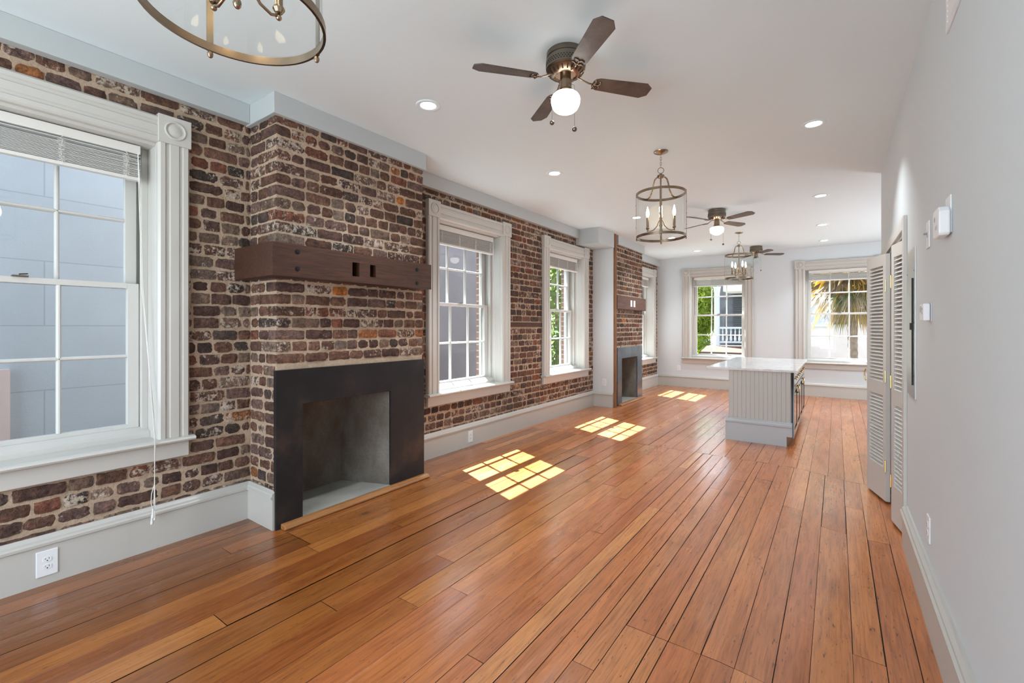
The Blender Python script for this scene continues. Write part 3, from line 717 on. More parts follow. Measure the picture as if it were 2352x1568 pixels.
wl_ = [('L', WINS[0], 'nearest window, blue-grey wall outside'), ('L', WINS[1], 'window right of the near fireplace'), ('L', WINS[2], 'window beside the white pier, greenery outside'), ('L', WINS[3], 'window beyond the far fireplace'),
       ('F', FWINS[0], 'end wall window looking onto a porch'), ('F', FWINS[1], 'end wall window looking onto a palm')]
bl_ = ['raised off-white blind with a long hanging cord, nearest window', 'raised off-white blind in the window right of the near fireplace', 'raised off-white blind in the window beside the white pier',
       'raised off-white blind in the window beyond the far fireplace', 'raised off-white blind in the end window facing the porch', 'raised off-white blind in the end window facing the palm']
w0 = None
for i, (k, u, lab) in enumerate(wl_):
    loc, rz = place(k, i, u)
    t = thing('window_%d' % (i + 1), lab, 'window', loc, rz, kind='structure'); window_parts(t, TRIM if k == 'L' else TRIMF, SASH)
    t2 = thing('window_blind', bl_[i], 'blind', loc, rz, group='window blinds'); blind_parts(t2, i in (0, 5), i == 0, i in (1, 2))

# ------------------------------------------------------------------ outlets, switches
def outlet(label, loc, rz, w=0.078, h=0.125, group='duplex outlets'):
    """local +y points out of the wall towards the room"""
    t = thing('power_outlet', label, 'outlet', loc, rz, group)
    b = MB(); b.box(-w / 2, -0.001, -h / 2, w / 2, 0.006, h / 2); b.build('cover_plate', PLASTIC, t, bevel=0.003)
    for s in (-1, 1):
        q = MB(); pts = [(0.0165 * max(-1, min(1, 1.25 * math.cos(a))), 0.0145 * math.sin(a)) for a in [2 * PI * k / 20 for k in range(20)]]
        q.prism(pts, lambda p, a: (p[0], a, s * 0.0195 + p[1]), 0.005, 0.008); r = q.build('receptacle', PLASTIC, t)
        d = MB(); zc = s * 0.0195; d.box(-0.0075, 0.0078, zc, -0.0055, 0.0084, zc + 0.0085); d.box(0.0055, 0.0078, zc + 0.001, 0.0075, 0.0084, zc + 0.0075)
        d.lathe([(0.003, 0.0078), (0.003, 0.0084)], (0, 0, zc - 0.006), 10, axis='y'); d.build('slots', DARK, r)
    return t
outlet('white double outlet in the baseboard under the nearest window', (XL + 0.026, 0.532, 0.113), -PI / 2, 0.083, 0.133)
outlet('white double outlet in the baseboard below the window right of the near fireplace', (XL + 0.026, 3.925, 0.108), -PI / 2)
outlet('white double outlet on the white pier beside the far fireplace', (-3.19, C2[0], 0.41), PI)
outlet('white double outlet on the end wall left of the porch window', (-2.91, YF, 0.415), PI)
outlet('white double outlet in the baseboard beyond the far fireplace', (XL + 0.026, 8.98, 0.115), -PI / 2)
outlet('white double outlet low on the right wall above the baseboard', (XR, 2.99, 0.365), PI / 2)

def rt(name, label, cat, loc): return thing(name, label, cat, loc, PI / 2)   # on the right wall: local +y looks into the room (-x), local +x runs +Y
t = rt('light_switch', 'white toggle light switch on the right wall, left of the round-edged alarm', 'switch', (XR, 3.0, 1.80))
b = MB(); b.box(-0.042, 0, -0.066, 0.042, 0.006, 0.066); b.build('cover_plate', PLASTIC, t, bevel=0.003)
b = MB(); b.box(-0.005, 0.006, -0.012, 0.005, 0.008, 0.012); b.box(-0.004, 0.006, 0.0, 0.004, 0.02, 0.009); b.build('toggle', mat('grey_toggle', (0.25, 0.25, 0.25), 0.4), t)
t = rt('wall_alarm', 'white plastic alarm unit hung over a blank wall plate on the right wall, topmost device', 'alarm', (XR, 2.50, 1.785))
b = MB(); b.box(-0.05, 0, -0.065, 0.05, 0.006, 0.085); b.build('wall_plate', PLASTIC, t, bevel=0.003)
b = MB(); pr = [(-0.055, -0.075), (0.055, -0.075), (0.065, -0.065), (0.065, 0.02), (0.05, 0.04), (-0.05, 0.04), (-0.065, 0.02), (-0.065, -0.065)]
b.prism(pr, lambda p, a: (p[0], a, p[1]), 0.007, 0.042); u_ = b.build('unit', PLASTIC, t, bevel=0.006)
b = MB(); b.lathe([(0.011, 0.042), (0.011, 0.0428)], (0.02, 0, 0.0), 16, axis='y'); 
for k in range(5): b.box(-0.03 + k * 0.008, 0.042, -0.045, -0.027 + k * 0.008, 0.0428, -0.03)
b.build('button_marks', mat('grey_print', (0.4, 0.4, 0.42), 0.5), u_)
t = rt('thermostat', 'small white box thermostat on the right wall, below the switch', 'thermostat', (XR, 2.965, 1.42))
b = MB(); b.box(-0.062, 0, -0.045, 0.062, 0.006, 0.045); b.build('back_plate', mat('grey_plate', (0.5, 0.5, 0.52), 0.4), t, bevel=0.002)
b = MB(); b.box(-0.058, 0.007, -0.041, 0.058, 0.032, 0.041); u_ = b.build('housing', PLASTIC, t, bevel=0.004)
b = MB(); b.box(0.0, 0.032, 0.0, 0.045, 0.0326, 0.03)
for z_ in (0.012, -0.008):
    q = MB(); q.box(-0.04, 0.032, z_, -0.028, 0.035, z_ + 0.008); q.build('button', mat('grey_button', (0.35, 0.36, 0.37), 0.4), u_)
b.build('display', mat('grey_lcd', (0.32, 0.35, 0.34), 0.3), u_)
# breaker panel, let flush into the wall
t = rt('breaker_panel', 'tall unpainted steel electrical breaker panel on the right wall beside the louvred doors', 'electrical panel', (XR, 3.595, 1.372))
b = MB(); W2, H2 = 0.172, 0.435
b.box(-W2, -0.0, -H2, W2, 0.007, H2); b.build('frame', STEEL, t, bevel=0.001)
b = MB(); b.box(-0.10, 0.007, -0.36, 0.125, 0.014, 0.26); d_ = b.build('door', STEEL, t, bevel=0.002)
b = MB(); b.box(-0.105, 0.008, -0.36, -0.1, 0.0145, 0.26); b.box(-0.095, 0.013, -0.04, -0.07, 0.02, 0.0); b.build('latch', DARK, d_)
for (y, z) in ((-0.15, 0.30), (0.15, 0.30), (-0.15, -0.30), (0.15, -0.30), (0.15, 0), (-0.15, 0)):
    b = MB(); b.lathe([(0.005, 0.006), (0.004, 0.009), (0.0001, 0.0095)], (y, 0, z), 10, axis='y'); b.build('screw', BRONZE, t)
# return air vent at top right
t = rt('air_vent', 'white louvred air return high on the right wall', 'vent', (XR, 2.33, 2.68))
b = MB(); b.box(-0.20, 0, -0.145, 0.20, 0.008, -0.115); b.box(-0.20, 0, 0.115, 0.20, 0.008, 0.145); b.box(-0.20, 0, -0.115, -0.17, 0.008, 0.115); b.box(0.17, 0, -0.115, 0.20, 0.008, 0.115)
b.build('frame', PLASTIC, t, bevel=0.002)
b = MB(); b.box(-0.17, 0.0005, -0.115, 0.17, 0.001, 0.115); b.build('shadow_gap', mat('grey_duct', (0.2, 0.2, 0.21), 0.8), t)
b = MB()
for k in range(11):
    M_ = Matrix.Translation((0, 0.004, -0.105 + k * 0.021)) @ Matrix.Rotation(rad(-40), 4, 'X'); b.xbox(M_, 0.34, 0.002, 0.014)
b.build('louvres', PLASTIC, t)

# ------------------------------------------------------------------ louvred bifold closet door
def door():
    t = thing('door_1', 'white louvred bifold closet doors standing partly open', 'door', (XR, DY0, -0.056), kind='structure')
    ox, oy, oz = XR, DY0, -0.056
    b = MB(); x0, x1 = -0.019, 0.0
    for (ya, yb) in ((3.83 - oy, DY0 - oy), (DY1 - oy, DY1 + 0.085 - oy)): b.box(x0, ya, 0.0 if ya < 0 else 0.0, x1, yb, DZ - oz + 0.08)
    b.box(x0, DY0 - oy, DZ - oz - 0.0, x1, DY1 - oy, DZ - oz + 0.08)
    b.box(0.0, -0.0, DZ - oz - 0.02, 0.12, DY1 - oy, DZ - oz); b.box(0, 0, 0, 0.12, 0.015, DZ - oz); b.box(0, DY1 - oy - 0.015, 0, 0.12, DY1 - oy, DZ - oz)
    b.build('casing', LOUV, t, bevel=0.003)
    HT = 1.985
    def leaf(pa, pb, handle=False):
        pa = Vector((pa[0] - ox, pa[1] - oy, 0)); pb = Vector((pb[0] - ox, pb[1] - oy, 0)); d = pb - pa; L = d.length; ang = math.atan2(d.y, d.x)
        e = bpy.data.objects.new('door_leaf', None)
        b = MB(); w = 0.052; th = 0.028; zb, zt = 0.022, HT
        rails = [(zb, 0.28), (0.855, 0.96), (1.895, zt)]
        b.box(0, -th / 2, zb, w, th / 2, zt); b.box(L - w, -th / 2, zb, L, th / 2, zt)
        for a, c in rails: b.box(w, -th / 2, a, L - w, th / 2, c)
        for (a, c) in ((0.28, 0.855), (0.96, 1.895)):
            n = int((c - a) / 0.0285); p = (c - a) / n
            for k in range(n):
                M_ = Matrix.Translation((L / 2, 0, a + p * (k + 0.5))) @ Matrix.Rotation(rad(-52), 4, 'X'); b.xbox(M_, L - 2 * w, 0.036, 0.005)
        o = b.build('door_leaf', LOUV, t); o.location = pa; o.rotation_euler = (0, 0, ang)
        bpy.data.objects.remove(e)
        return o, L, th
    A1 = ((0.389, 3.94), (0.336, 4.235)); A2 = ((0.338, 4.27), (0.395, 4.60)); B1 = ((0.334, 4.655), (0.231, 5.005)); B2 = ((0.232, 5.045), (0.385, 5.36))
    la, L1, th = leaf(*A1); leaf(*A2); lb, L2, _ = leaf(*B1); lc, L3, _ = leaf(*B2)
    # louvres slope downwards to the room on the visible faces; hinges where leaves meet
    for z in (1.73, 1.01, 0.30):
        q = MB(); q.box(L1 - 0.012, th / 2 - 0.001, z - 0.045, L1 + 0.004, th / 2 + 0.0015, z + 0.045)
        q.tube([(L1 + 0.008, th / 2, z - 0.045), (L1 + 0.008, th / 2, z + 0.045)], 0.005, 8); q.build('hinge', GOLD, la)
        q = MB(); q.box(0.004, th / 2 - 0.001, z - 0.045, 0.022, th / 2 + 0.0018, z + 0.045)
        q.tube([(0.003, th / 2 + 0.003, z - 0.045), (0.003, th / 2 + 0.003, z + 0.045)], 0.005, 8); q.build('hinge', GOLD, lb)
    q = MB(); zz = 0.985; pts = [(0.028, 0.014, zz + 0.05), (0.028, 0.035, zz + 0.047), (0.028, 0.045, zz + 0.02), (0.028, 0.045, zz - 0.02), (0.028, 0.035, zz - 0.047), (0.028, 0.014, zz - 0.05)]
    q.tube(pts, 0.005, 8); q.ball((0.028, 0.015, zz + 0.05), 0.009); q.ball((0.028, 0.015, zz - 0.05), 0.009); q.build('handle', GOLD, lc, smooth=True)
door()

# ------------------------------------------------------------------ kitchen island
def island():
    t = thing('kitchen_island', 'kitchen island with white marble top, greige beadboard end and black cabinet front', 'kitchen island', (-0.72, 7.0, 0))
    ox, oy = -0.72, 7.0
    def S(b): b.v = [(v[0] - ox, v[1] - oy, v[2]) for v in b.v]; return b
    x0, x1, y0, y1 = -1.045, -0.385, 5.985, 8.06
    b = MB(); b.box(-1.30, 5.955, 0.835, -0.355, 8.11, 0.862); S(b).build('countertop', MARBLE, t, bevel=0.004)
    b = MB(); b.box(x0 + 0.012, y0 + 0.012, 0.10, x1 - 0.02, y1, 0.835); b.box(x0 + 0.02, y0 + 0.02, -0.02, x1 - 0.075, y1 - 0.02, 0.10); S(b).build('cabinet_body', BLACKCAB, t)
    # beadboard: one moulded panel on the end and on the bar side
    b = MB(); n = 14; w = (x1 - 0.03 - x0) / n
    for k in range(n):
        a = x0 + k * w; pr = [(a, 0.0), (a + 0.001, -0.005), (a + w - 0.004, -0.005), (a + w - 0.0035, -0.001), (a + w - 0.001, -0.001), (a + w, 0.0)]
        pr = [(p[0], y0 + p[1]) for p in pr]; b.prism(pr + [(a + w, y0 + 0.012), (a, y0 + 0.012)], lambda p, z: (p[0], p[1], z), 0.235, 0.835)
    S(b).build('beadboard_end', BEAD, t)
    b = MB(); n = 44; w = (y1 - y0) / n
    for k in range(n):
        a = y0 + k * w; b.box(x0 - 0.009, a, 0.2, x0 + 0.012, a + w - 0.005, 0.835); b.box(x0 - 0.003, a + w - 0.005, 0.2, x0 + 0.012, a + w, 0.835)
    S(b).build('beadboard_side', BEAD, t)
    pr = base_prof(0.268)
    b = MB(); b.prism(pr, lambda p, a: (a, y0 - 0.004 - p[0], p[1]), x0 - 0.041, -0.455)
    prt = [(p[0], max(p[1], 0.112)) for p in pr]; b.prism(prt, lambda p, a: (a, y0 - 0.004 - p[0], p[1]), -0.455, -0.40)
    b.prism(pr, lambda p, a: (x0 - 0.004 - p[0], a, p[1]), y0 - 0.02, y1)
    S(b).build('plinth', ISLB, t)
    b = MB(); b.box(x1 - 0.02, y0 - 0.004, 0.10, x1 + 0.002, y0 + 0.05, 0.835); b.box(x1 - 0.03, y0 - 0.004, 0.10, x1 - 0.012, y0 + 0.012, 0.835); S(b).build('corner_stile', BLACKCAB, t)
    n = 4; w = (y1 - y0 - 0.05) / n
    for k in range(n):
        a = y0 + 0.052 + k * w
        b = MB(); b.box(x1 - 0.02, a + 0.004, 0.672, x1, a + w - 0.004, 0.825); d = S(b).build('drawer', BLACKCAB, t, bevel=0.003)
        c = a + w / 2
        for sgn in (-1, 1):
            q = MB(); q.lathe([(0.004, 0), (0.004, 0.006), (0.012, 0.009), (0.014, 0.013), (0.008, 0.018), (0.0001, 0.019)], (x1 - ox, c + sgn * 0.11 - oy, 0.75), 14, axis='x'); q.build('knob', GOLD, d, smooth=True)
        b = MB(); A, Bz, Cz = a + 0.004, 0.112, 0.662; e = a + w - 0.004
        b.box(x1 - 0.02, A, Bz, x1, A + 0.055, Cz); b.box(x1 - 0.02, e - 0.055, Bz, x1, e, Cz); b.box(x1 - 0.02, A + 0.055, Bz, x1, e - 0.055, Bz + 0.055); b.box(x1 - 0.02, A + 0.055, Cz - 0.055, x1, e - 0.055, Cz)
        b.box(x1 - 0.02, A + 0.055, Bz + 0.055, x1 - 0.010, e - 0.055, Cz - 0.055); b.box(x1 - 0.02, A + 0.085, Bz + 0.085, x1 - 0.004, e - 0.085, Cz - 0.085)
        d = S(b).build('cabinet_door', BLACKCAB, t, bevel=0.002)
        q = MB(); yy = (e - 0.03 if k % 2 == 0 else A + 0.03) - oy; xx = x1 - ox
        q.tube([(xx, yy, 0.63), (xx + 0.017, yy, 0.627), (xx + 0.020, yy, 0.59), (xx + 0.017, yy, 0.553), (xx, yy, 0.55)], 0.005, 8); q.build('pull', GOLD, d, smooth=True)
island()

# ------------------------------------------------------------------ recessed lights
DL = [(-2.33, 2.26), (-0.14, 4.175), (-2.32, 4.0), (-0.15, 6.51), (-0.17, 8.38), (-0.175, 9.93), (-2.32, 9.79), (-2.31, 6.30), (-2.34, 8.10), (-0.14, 1.1), (-2.33, 0.5)]
lab = ['just right of the near chimney top, largest in view', 'nearest on the right side, beside the near fan', 'between the near fan and the middle window', 'second along the right side of the ceiling', 'third along the right side of the ceiling', 'farthest along the right side of the ceiling', 'farthest on the left, near the end wall',
       'seen beside the middle lantern glass', 'seen through the middle lantern bottom', None, None]
def recessed(x, y, label):
    t = thing('recessed_light', 'round white recessed ceiling light, ' + label, 'ceiling light', (x, y, H), 0, 'recessed ceiling lights')
    b = MB(); b.lathe([(0.085, 0.0), (0.085, -0.003), (0.078, -0.006), (0.056, -0.004), (0.052, 0.0)], n=36, caps=False); b.build('trim_ring', CEIL, t, smooth=True)
    b = MB(); b.lathe([(0.0001, -0.002), (0.053, -0.002)], n=36, caps=False); b.build('lens', LENS, t)
    l = area_light('lamp', (0, 0, -0.012), (0, 0, -1), 0.1, 0.1, DOWNLIGHT_W, (0.93, 0.98, 1.0), 'DISK', 105); l.parent = t
for (x, y), l_ in zip(DL[:9], lab[:9]): recessed(x, y, l_)

# ------------------------------------------------------------------ ceiling fans
def fan(loc, a0, label, globe='round', lit=True):
    t = thing('ceiling_fan', label, 'ceiling fan', loc, 0, 'ceiling fans')
    b = MB(); b.lathe([(0.0001, 0), (0.104, 0), (0.108, -0.004), (0.108, -0.03), (0.104, -0.033), (0.104, -0.038), (0.110, -0.042), (0.111, -0.095), (0.104, -0.102), (0.0001, -0.102)], n=40, caps=False)
    hs = b.build('motor_housing', BRONZE, t, smooth='auto')
    b = MB()
    for k in range(44):
        for r_ in range(3):
            a = 2 * PI * (k + 0.5 * (r_ % 2)) / 44; c, s = math.cos(a), math.sin(a)
            M_ = Matrix.Translation((0.1113 * c, 0.1113 * s, -0.062 - 0.010 * r_)) @ Matrix.Rotation(a, 4, 'Z'); b.xbox(M_, 0.0012, 0.007, 0.005)
    b.build('vent_holes', DARK, hs)
    b = MB(); b.lathe([(0.104, -0.102), (0.106, -0.107), (0.075, -0.132), (0.062, -0.134), (0.058, -0.128), (0.0001, -0.128)], n=40, caps=False)
    vr = b.build('slotted_ring', BRASS, t, smooth='auto'); b = MB()
    for k in range(20):
        a = 2 * PI * k / 20; M_ = Matrix.Rotation(a, 4, 'Z') @ Matrix.Translation((0.0905, 0, -0.1198)) @ Matrix.Rotation(rad(-39), 4, 'Y'); b.xbox(M_, 0.026, 0.0075, 0.003)
    b.build('slots', DARK, vr)
    b = MB(); b.lathe([(0.03, -0.125), (0.031, -0.155), (0.034, -0.158), (0.034, -0.205), (0.042, -0.213), (0.046, -0.222), (0.044, -0.228), (0.0001, -0.228)], n=28, caps=False); b.build('light_fitter', BRASS, t, smooth='auto')
    if globe == 'round': pr = [(0.040, -0.226), (0.052, -0.228), (0.064, -0.233), (0.073, -0.241), (0.079, -0.251), (0.0825, -0.263), (0.082, -0.276), (0.0795, -0.290), (0.0745, -0.304), (0.067, -0.317), (0.056, -0.327), (0.042, -0.334), (0.024, -0.338), (0.0001, -0.340)]
    elif globe == 'school': pr = [(0.040, -0.226), (0.070, -0.232), (0.084, -0.245), (0.086, -0.262), (0.080, -0.300), (0.050, -0.322), (0.020, -0.335), (0.0001, -0.338)]
    else: pr = [(0.040, -0.226), (0.062, -0.234), (0.078, -0.255), (0.080, -0.285), (0.060, -0.320), (0.030, -0.335), (0.0001, -0.338)]
    b = MB(); b.lathe(pr, n=48, caps=False); b.build('globe', GLOBE if lit else CGLASS, t, smooth=True)
    for (dx, dy, zl) in ((-0.040, -0.030, -0.395), (0.058, -0.040, -0.475)):
        dx2, dy2 = dx * 1.28 * 1.2, dy * 1.28 * 1.2
        b = MB(); b.tube([(dx * 0.55, dy * 0.55, -0.19), (dx2 * 0.95, dy2 * 0.95, -0.232), (dx2, dy2, -0.26), (dx2, dy2, zl + 0.02)], 0.0011, 5)
        b.ball((dx2, dy2, zl), 0.0135, 14); b.build('pull_chain', BRONZE, t, smooth=True)
    for k in range(4):
        a = a0 + k * PI / 2
        bl = MB(); nseg = 10; outl = []
        L0, L1, w0, w1 = 0.165, 0.53, 0.045, 0.058
        top = [(L0 + 0.0, 0.018), (L0 + 0.012, 0.036), (L0 + 0.035, 0.045), (L1 - 0.04, 0.058), (L1, 0.030)]
        outl = top + [(x, -y) for x, y in reversed(top)]
        bl.prism(outl, lambda p, h: (p[0], p[1], h), -0.003, 0.003)
        o = bl.build('blade', BLADE, t, bevel=0.001); o.location = (0, 0, -0.150); o.rotation_euler = (rad(-12), 0, a)
        ir = MB()
        ir.tube([(0.05, 0, 0.028), (0.10, 0.0, 0.014), (0.14, 0, -0.002), (0.175, 0, -0.006)], [0.006, 0.005, 0.005, 0.004], 8)
        ir.tube([(0.172, -0.034, -0.006), (0.18, -0.02, -0.007), (0.168, -0.008, -0.007), (0.176, 0.0, -0.007), (0.168, 0.008, -0.007), (0.18, 0.02, -0.007), (0.172, 0.034, -0.006)], 0.004, 6)
        ir.tube([(0.20, -0.03, -0.006), (0.208, -0.012, -0.007), (0.196, 0.0, -0.007), (0.208, 0.012, -0.007), (0.20, 0.03, -0.006)], 0.0035, 6); ir.tube([(0.175, 0, -0.006), (0.20, 0, -0.006)], 0.004, 6)
        ir.build('blade_iron', BRASS, o, smooth=True)
    return t
fan((-1.25, 2.28, H), rad(50), 'nearest dark-bladed brass ceiling fan with a round glowing globe', 'round')
fan((-1.29, 6.5, H), rad(62), 'middle dark-bladed ceiling fan with a lit schoolhouse globe', 'school')
fan((-1.26, 9.90, H), rad(35), 'farthest ceiling fan with an unlit clear glass shade, behind a lantern', 'clear', False)

# ------------------------------------------------------------------ lantern pendants
def pendant(loc, rot, label, crot=0.0):
    t = thing('lantern_pendant', label, 'pendant lamp', loc, rot, 'brass lantern pendants')
    b = MB(); b.lathe([(0.062, 0.0), (0.060, -0.008), (0.040, -0.018), (0.012, -0.026), (0.0001, -0.030)], n=32); b.build('canopy', BRASS, t, smooth='auto')
    b = MB(); z = -0.030
    for k in range(5):
        c = z - 0.011; pts = [(0.0065 * math.cos(a) if k % 2 else 0, 0 if k % 2 else 0.0065 * math.cos(a), c + 0.0135 * math.sin(a)) for a in [2 * PI * j / 12 for j in range(12)]]
        b.tube(pts, 0.0018, 6, closed=True); z -= 0.0225
    b.tube([(0.025 * math.cos(a), 0, -0.168 + 0.025 * math.sin(a)) for a in [2 * PI * j / 24 for j in range(24)]], 0.0028, 8, closed=True)
    b.build('chain', BRONZE, t, smooth=True)
    zt, zb, r = -0.375, -0.755, 0.205
    b = MB(); b.lathe([(0.0001, -0.193), (0.010, -0.195), (0.014, -0.204), (0.030, -0.210), (0.033, -0.220), (0.028, -0.232), (0.012, -0.238), (0.0001, -0.24)], n=24, caps=False); b.build('hub', BRASS, t, smooth='auto')
    for a in (rad(127), rad(53), rad(-90)):
        c, s = math.cos(a), math.sin(a); pts = [(0.025, -0.22), (0.06, -0.215), (0.085, -0.225), (0.105, -0.26), (0.125, -0.32), (0.155, -0.36), (0.198, -0.372)]
        q = MB(); q.tube([(p * c, p * s, h) for p, h in pts], 0.0065, 8); q.build('top_arm', BRASS, t, smooth=True)
    for z in (zt, zb):
        q = MB(); q.lathe([(r - 0.002, z - 0.011), (r + 0.005, z - 0.011), (r + 0.005, z + 0.011), (r - 0.002, z + 0.011), (r - 0.002, z - 0.011)], n=56, caps=False); q.build('ring', BRASS, t, smooth='auto')
    q = MB(); q.lathe([(r - 0.005, zb + 0.012), (r - 0.0025, zb + 0.012), (r - 0.0025, zt - 0.002), (r - 0.005, zt - 0.002), (r - 0.005, zb + 0.012)], n=56, caps=False); q.build('glass_cylinder', LGLASS, t, smooth=True)
    for k in range(4):
        a = k * PI / 2; q = MB(); M_ = Matrix.Rotation(a, 4, 'Z') @ Matrix.Translation((r + 0.006, 0, (zt + zb) / 2)); q.xbox(M_, 0.004, 0.017, zt - zb + 0.02)
        c, s = math.cos(a), math.sin(a); q.ball((c * (r + 0.003), s * (r + 0.003), zb - 0.020), 0.008, 12, sz=1.3); q.ball((c * (r + 0.003), s * (r + 0.003), zt + 0.018), 0.006, 12)
        for z in (-0.46, -0.56, -0.66): q.ball((c * (r + 0.009), s * (r + 0.009), z), 0.0035, 8)
        q.build('strap', BRASS, t)
    q = MB(); q.tube([(0, 0, -0.23), (0, 0, -0.72)], 0.0055, 10); q.ball((0, 0, -0.66), 0.013); q.ball((0, 0, -0.725), 0.010, sz=1.5); q.build('center_rod', BRASS, t, smooth=True)
    for k in range(4):
        a = k * PI / 2 + crot; c, s = math.cos(a), math.sin(a); rr = 0.112
        q = MB(); pts = [(0.006, -0.58), (0.015, -0.61), (0.03, -0.655), (0.06, -0.69), (0.09, -0.70), (rr, -0.692), (rr, -0.68)]
        q.tube([(p * c, p * s, h) for p, h in pts], 0.0042, 8); q.ball((rr * c, rr * s, -0.697), 0.008)
        arm = q.build('candle_arm', BRASS, t, smooth=True)
        q = MB(); q.lathe([(0.0001, -0.685), (0.010, -0.684), (0.016, -0.674), (0.014, -0.668), (0.0105, -0.665), (0.0105, -0.575), (0.0001, -0.574)], (rr * c, rr * s, 0), 14, caps=False); q.build('candle_sleeve', BRASS, arm, smooth='auto')
        q = MB(); q.lathe([(0.0001, -0.574), (0.007, -0.572), (0.013, -0.552), (0.0135, -0.538), (0.009, -0.51), (0.003, -0.485), (0.0001, -0.478)], (rr * c, rr * s, 0), 14, caps=False); q.build('bulb', BULB, arm, smooth=True)
    return t
pendant((-1.245, 0.54, H), rad(-5), 'nearest brass and glass lantern pendant, cut off by the top edge', rad(10))
pendant((-1.265, 4.05, H), rad(17), 'middle brass lantern pendant with four lit candle bulbs', 0)
pendant((-1.305, 8.28, H), rad(9), 'farthest brass lantern pendant, hanging over the marble island', rad(28))

# ------------------------------------------------------------------ outdoors
PINK = mat('pale_pink_stucco', (0.52, 0.44, 0.41), 0.9, bump=0.3, bscale=20, var=0.06)
WHITEP = mat('white_exterior_paint', (0.42, 0.44, 0.47), 0.6)
SHUT = mat('near_black_shutter_paint', (0.03, 0.032, 0.038), 0.5)
ROOFM = mat('faded_brown_metal_roof', (0.09, 0.058, 0.046), 0.95, spec=0.0)
GRASS = mat('grey_street_and_yard', (0.16, 0.16, 0.14), 0.95, var=0.3, vscale=0.4)
BARK = mat('grey_brown_bark', (0.17, 0.12, 0.085), 0.95, bump=0.8, bscale=14, var=0.3, vscale=9)
b = MB(); b.box(-40, -20, -3.7, 40, 60, -3.6); tag(b.build('ground', GRASS), 'street and yards far below the windows', 'ground', kind='structure')
t = thing('neighbour_house', 'blue-grey scored stucco house wall seen through the nearest window', 'house', (-6.2, 3, -3.6))
b = MB(); b.box(-3.5, -9, 0, 0, 0.6, 10.5); b.build('wall', STUCCO, t)
b = MB(); b.box(-0.0, -3.03, 2.0, 0.06, -2.27, 4.56); b.build('window_frame', mat('pale_pink_trim', (0.66, 0.55, 0.52), 0.5), t)
b = MB(); b.box(-3.6, -9.1, 10.5, 0.12, 0.62, 10.7); b.build('cornice', WHITEP, t)
t = thing('neighbour_house', 'lower dark grey house wall seen through the window right of the near fireplace', 'house', (-6.25, 6, -3.6))
b = MB(); b.box(-3.5, -2.35, 0, 0, 2.9, 7.4); b.build('wall', mat('dark_grey_stucco', (0.13, 0.137, 0.155), 0.9, bump=0.3, bscale=20, var=0.12, vscale=1.2), t)
b = MB(); b.box(-3.55, -2.36, 7.4, 0.10, 3.0, 7.55); b.build('cornice', WHITEP, t)

def leaf_tree(loc, rx, rz, h, n, m, label, seed, sz=0.09):
    rr = random.Random(seed); t = thing('leafy_tree', label, 'tree', loc)
    b = MB(); lobes = [(rr.uniform(-0.55, 0.55) * rx, rr.uniform(-0.55, 0.55) * rx, h + rr.uniform(-0.7, 0.7) * rz, rr.uniform(0.35, 0.6)) for _ in range(16)]
    for i in range(n):
        lx, ly, lz, lr = lobes[rr.randrange(16)]; v = Vector((rr.gauss(0, 1), rr.gauss(0, 1), rr.gauss(0, 1))).normalized() * lr * (0.6 + 0.45 * rr.random())
        c = Vector((lx + v.x * rx, ly + v.y * rx, lz + v.z * rz * 0.8)); a = Vector((rr.gauss(0, 1), rr.gauss(0, 1), rr.gauss(0, 1))).normalized(); d = a.orthogonal().normalized(); s = sz * rr.uniform(0.6, 1.3)
        b.add([tuple(c - a * s), tuple(c - d * s * 0.45), tuple(c + a * s), tuple(c + d * s * 0.45)], [(0, 1, 2, 3)])
    b.build('crown', m, t)
    b = MB(); b.tube([(0, 0, 0), (0.1, 0.05, h * 0.5), (0, 0, h)], [0.22, 0.16, 0.09], 10)
    for k in range(5):
        a = k * 1.3; b.tube([(0, 0, h * 0.6), (math.cos(a) * rx * 0.3, math.sin(a) * rx * 0.3, h * 0.85), (math.cos(a) * rx * 0.6, math.sin(a) * rx * 0.6, h + rz * 0.3)], [0.08, 0.05, 0.02], 6)
    b.build('trunk', BARK, t, smooth=True); return t
LEAF1 = m_leaf('bright_yellow_green_leaves', (0.08, 0.16, 0.012), (0.42, 0.50, 0.06)); LEAF2 = m_leaf('olive_green_leaves', (0.05, 0.10, 0.02), (0.20, 0.27, 0.07))  # leaf colours: bright yellow-green, and olive
leaf_tree((-6.75, 27.0, -3.6), 1.7, 3.6, 5.2, 42000, LEAF1, 'bright yellow-green tree left of the porch, outside the end wall window', 3, 0.085)
leaf_tree((-7.2, 12.6, -3.6), 2.4, 3.2, 5.0, 5200, LEAF2, 'olive green tree outside the window beside the white pier', 5, 0.16)
leaf_tree((-9.5, 22.0, -3.6), 3.0, 3.0, 5.0, 3500, LEAF1, 'green tree behind the porch house, outside the left windows', 9, 0.16)

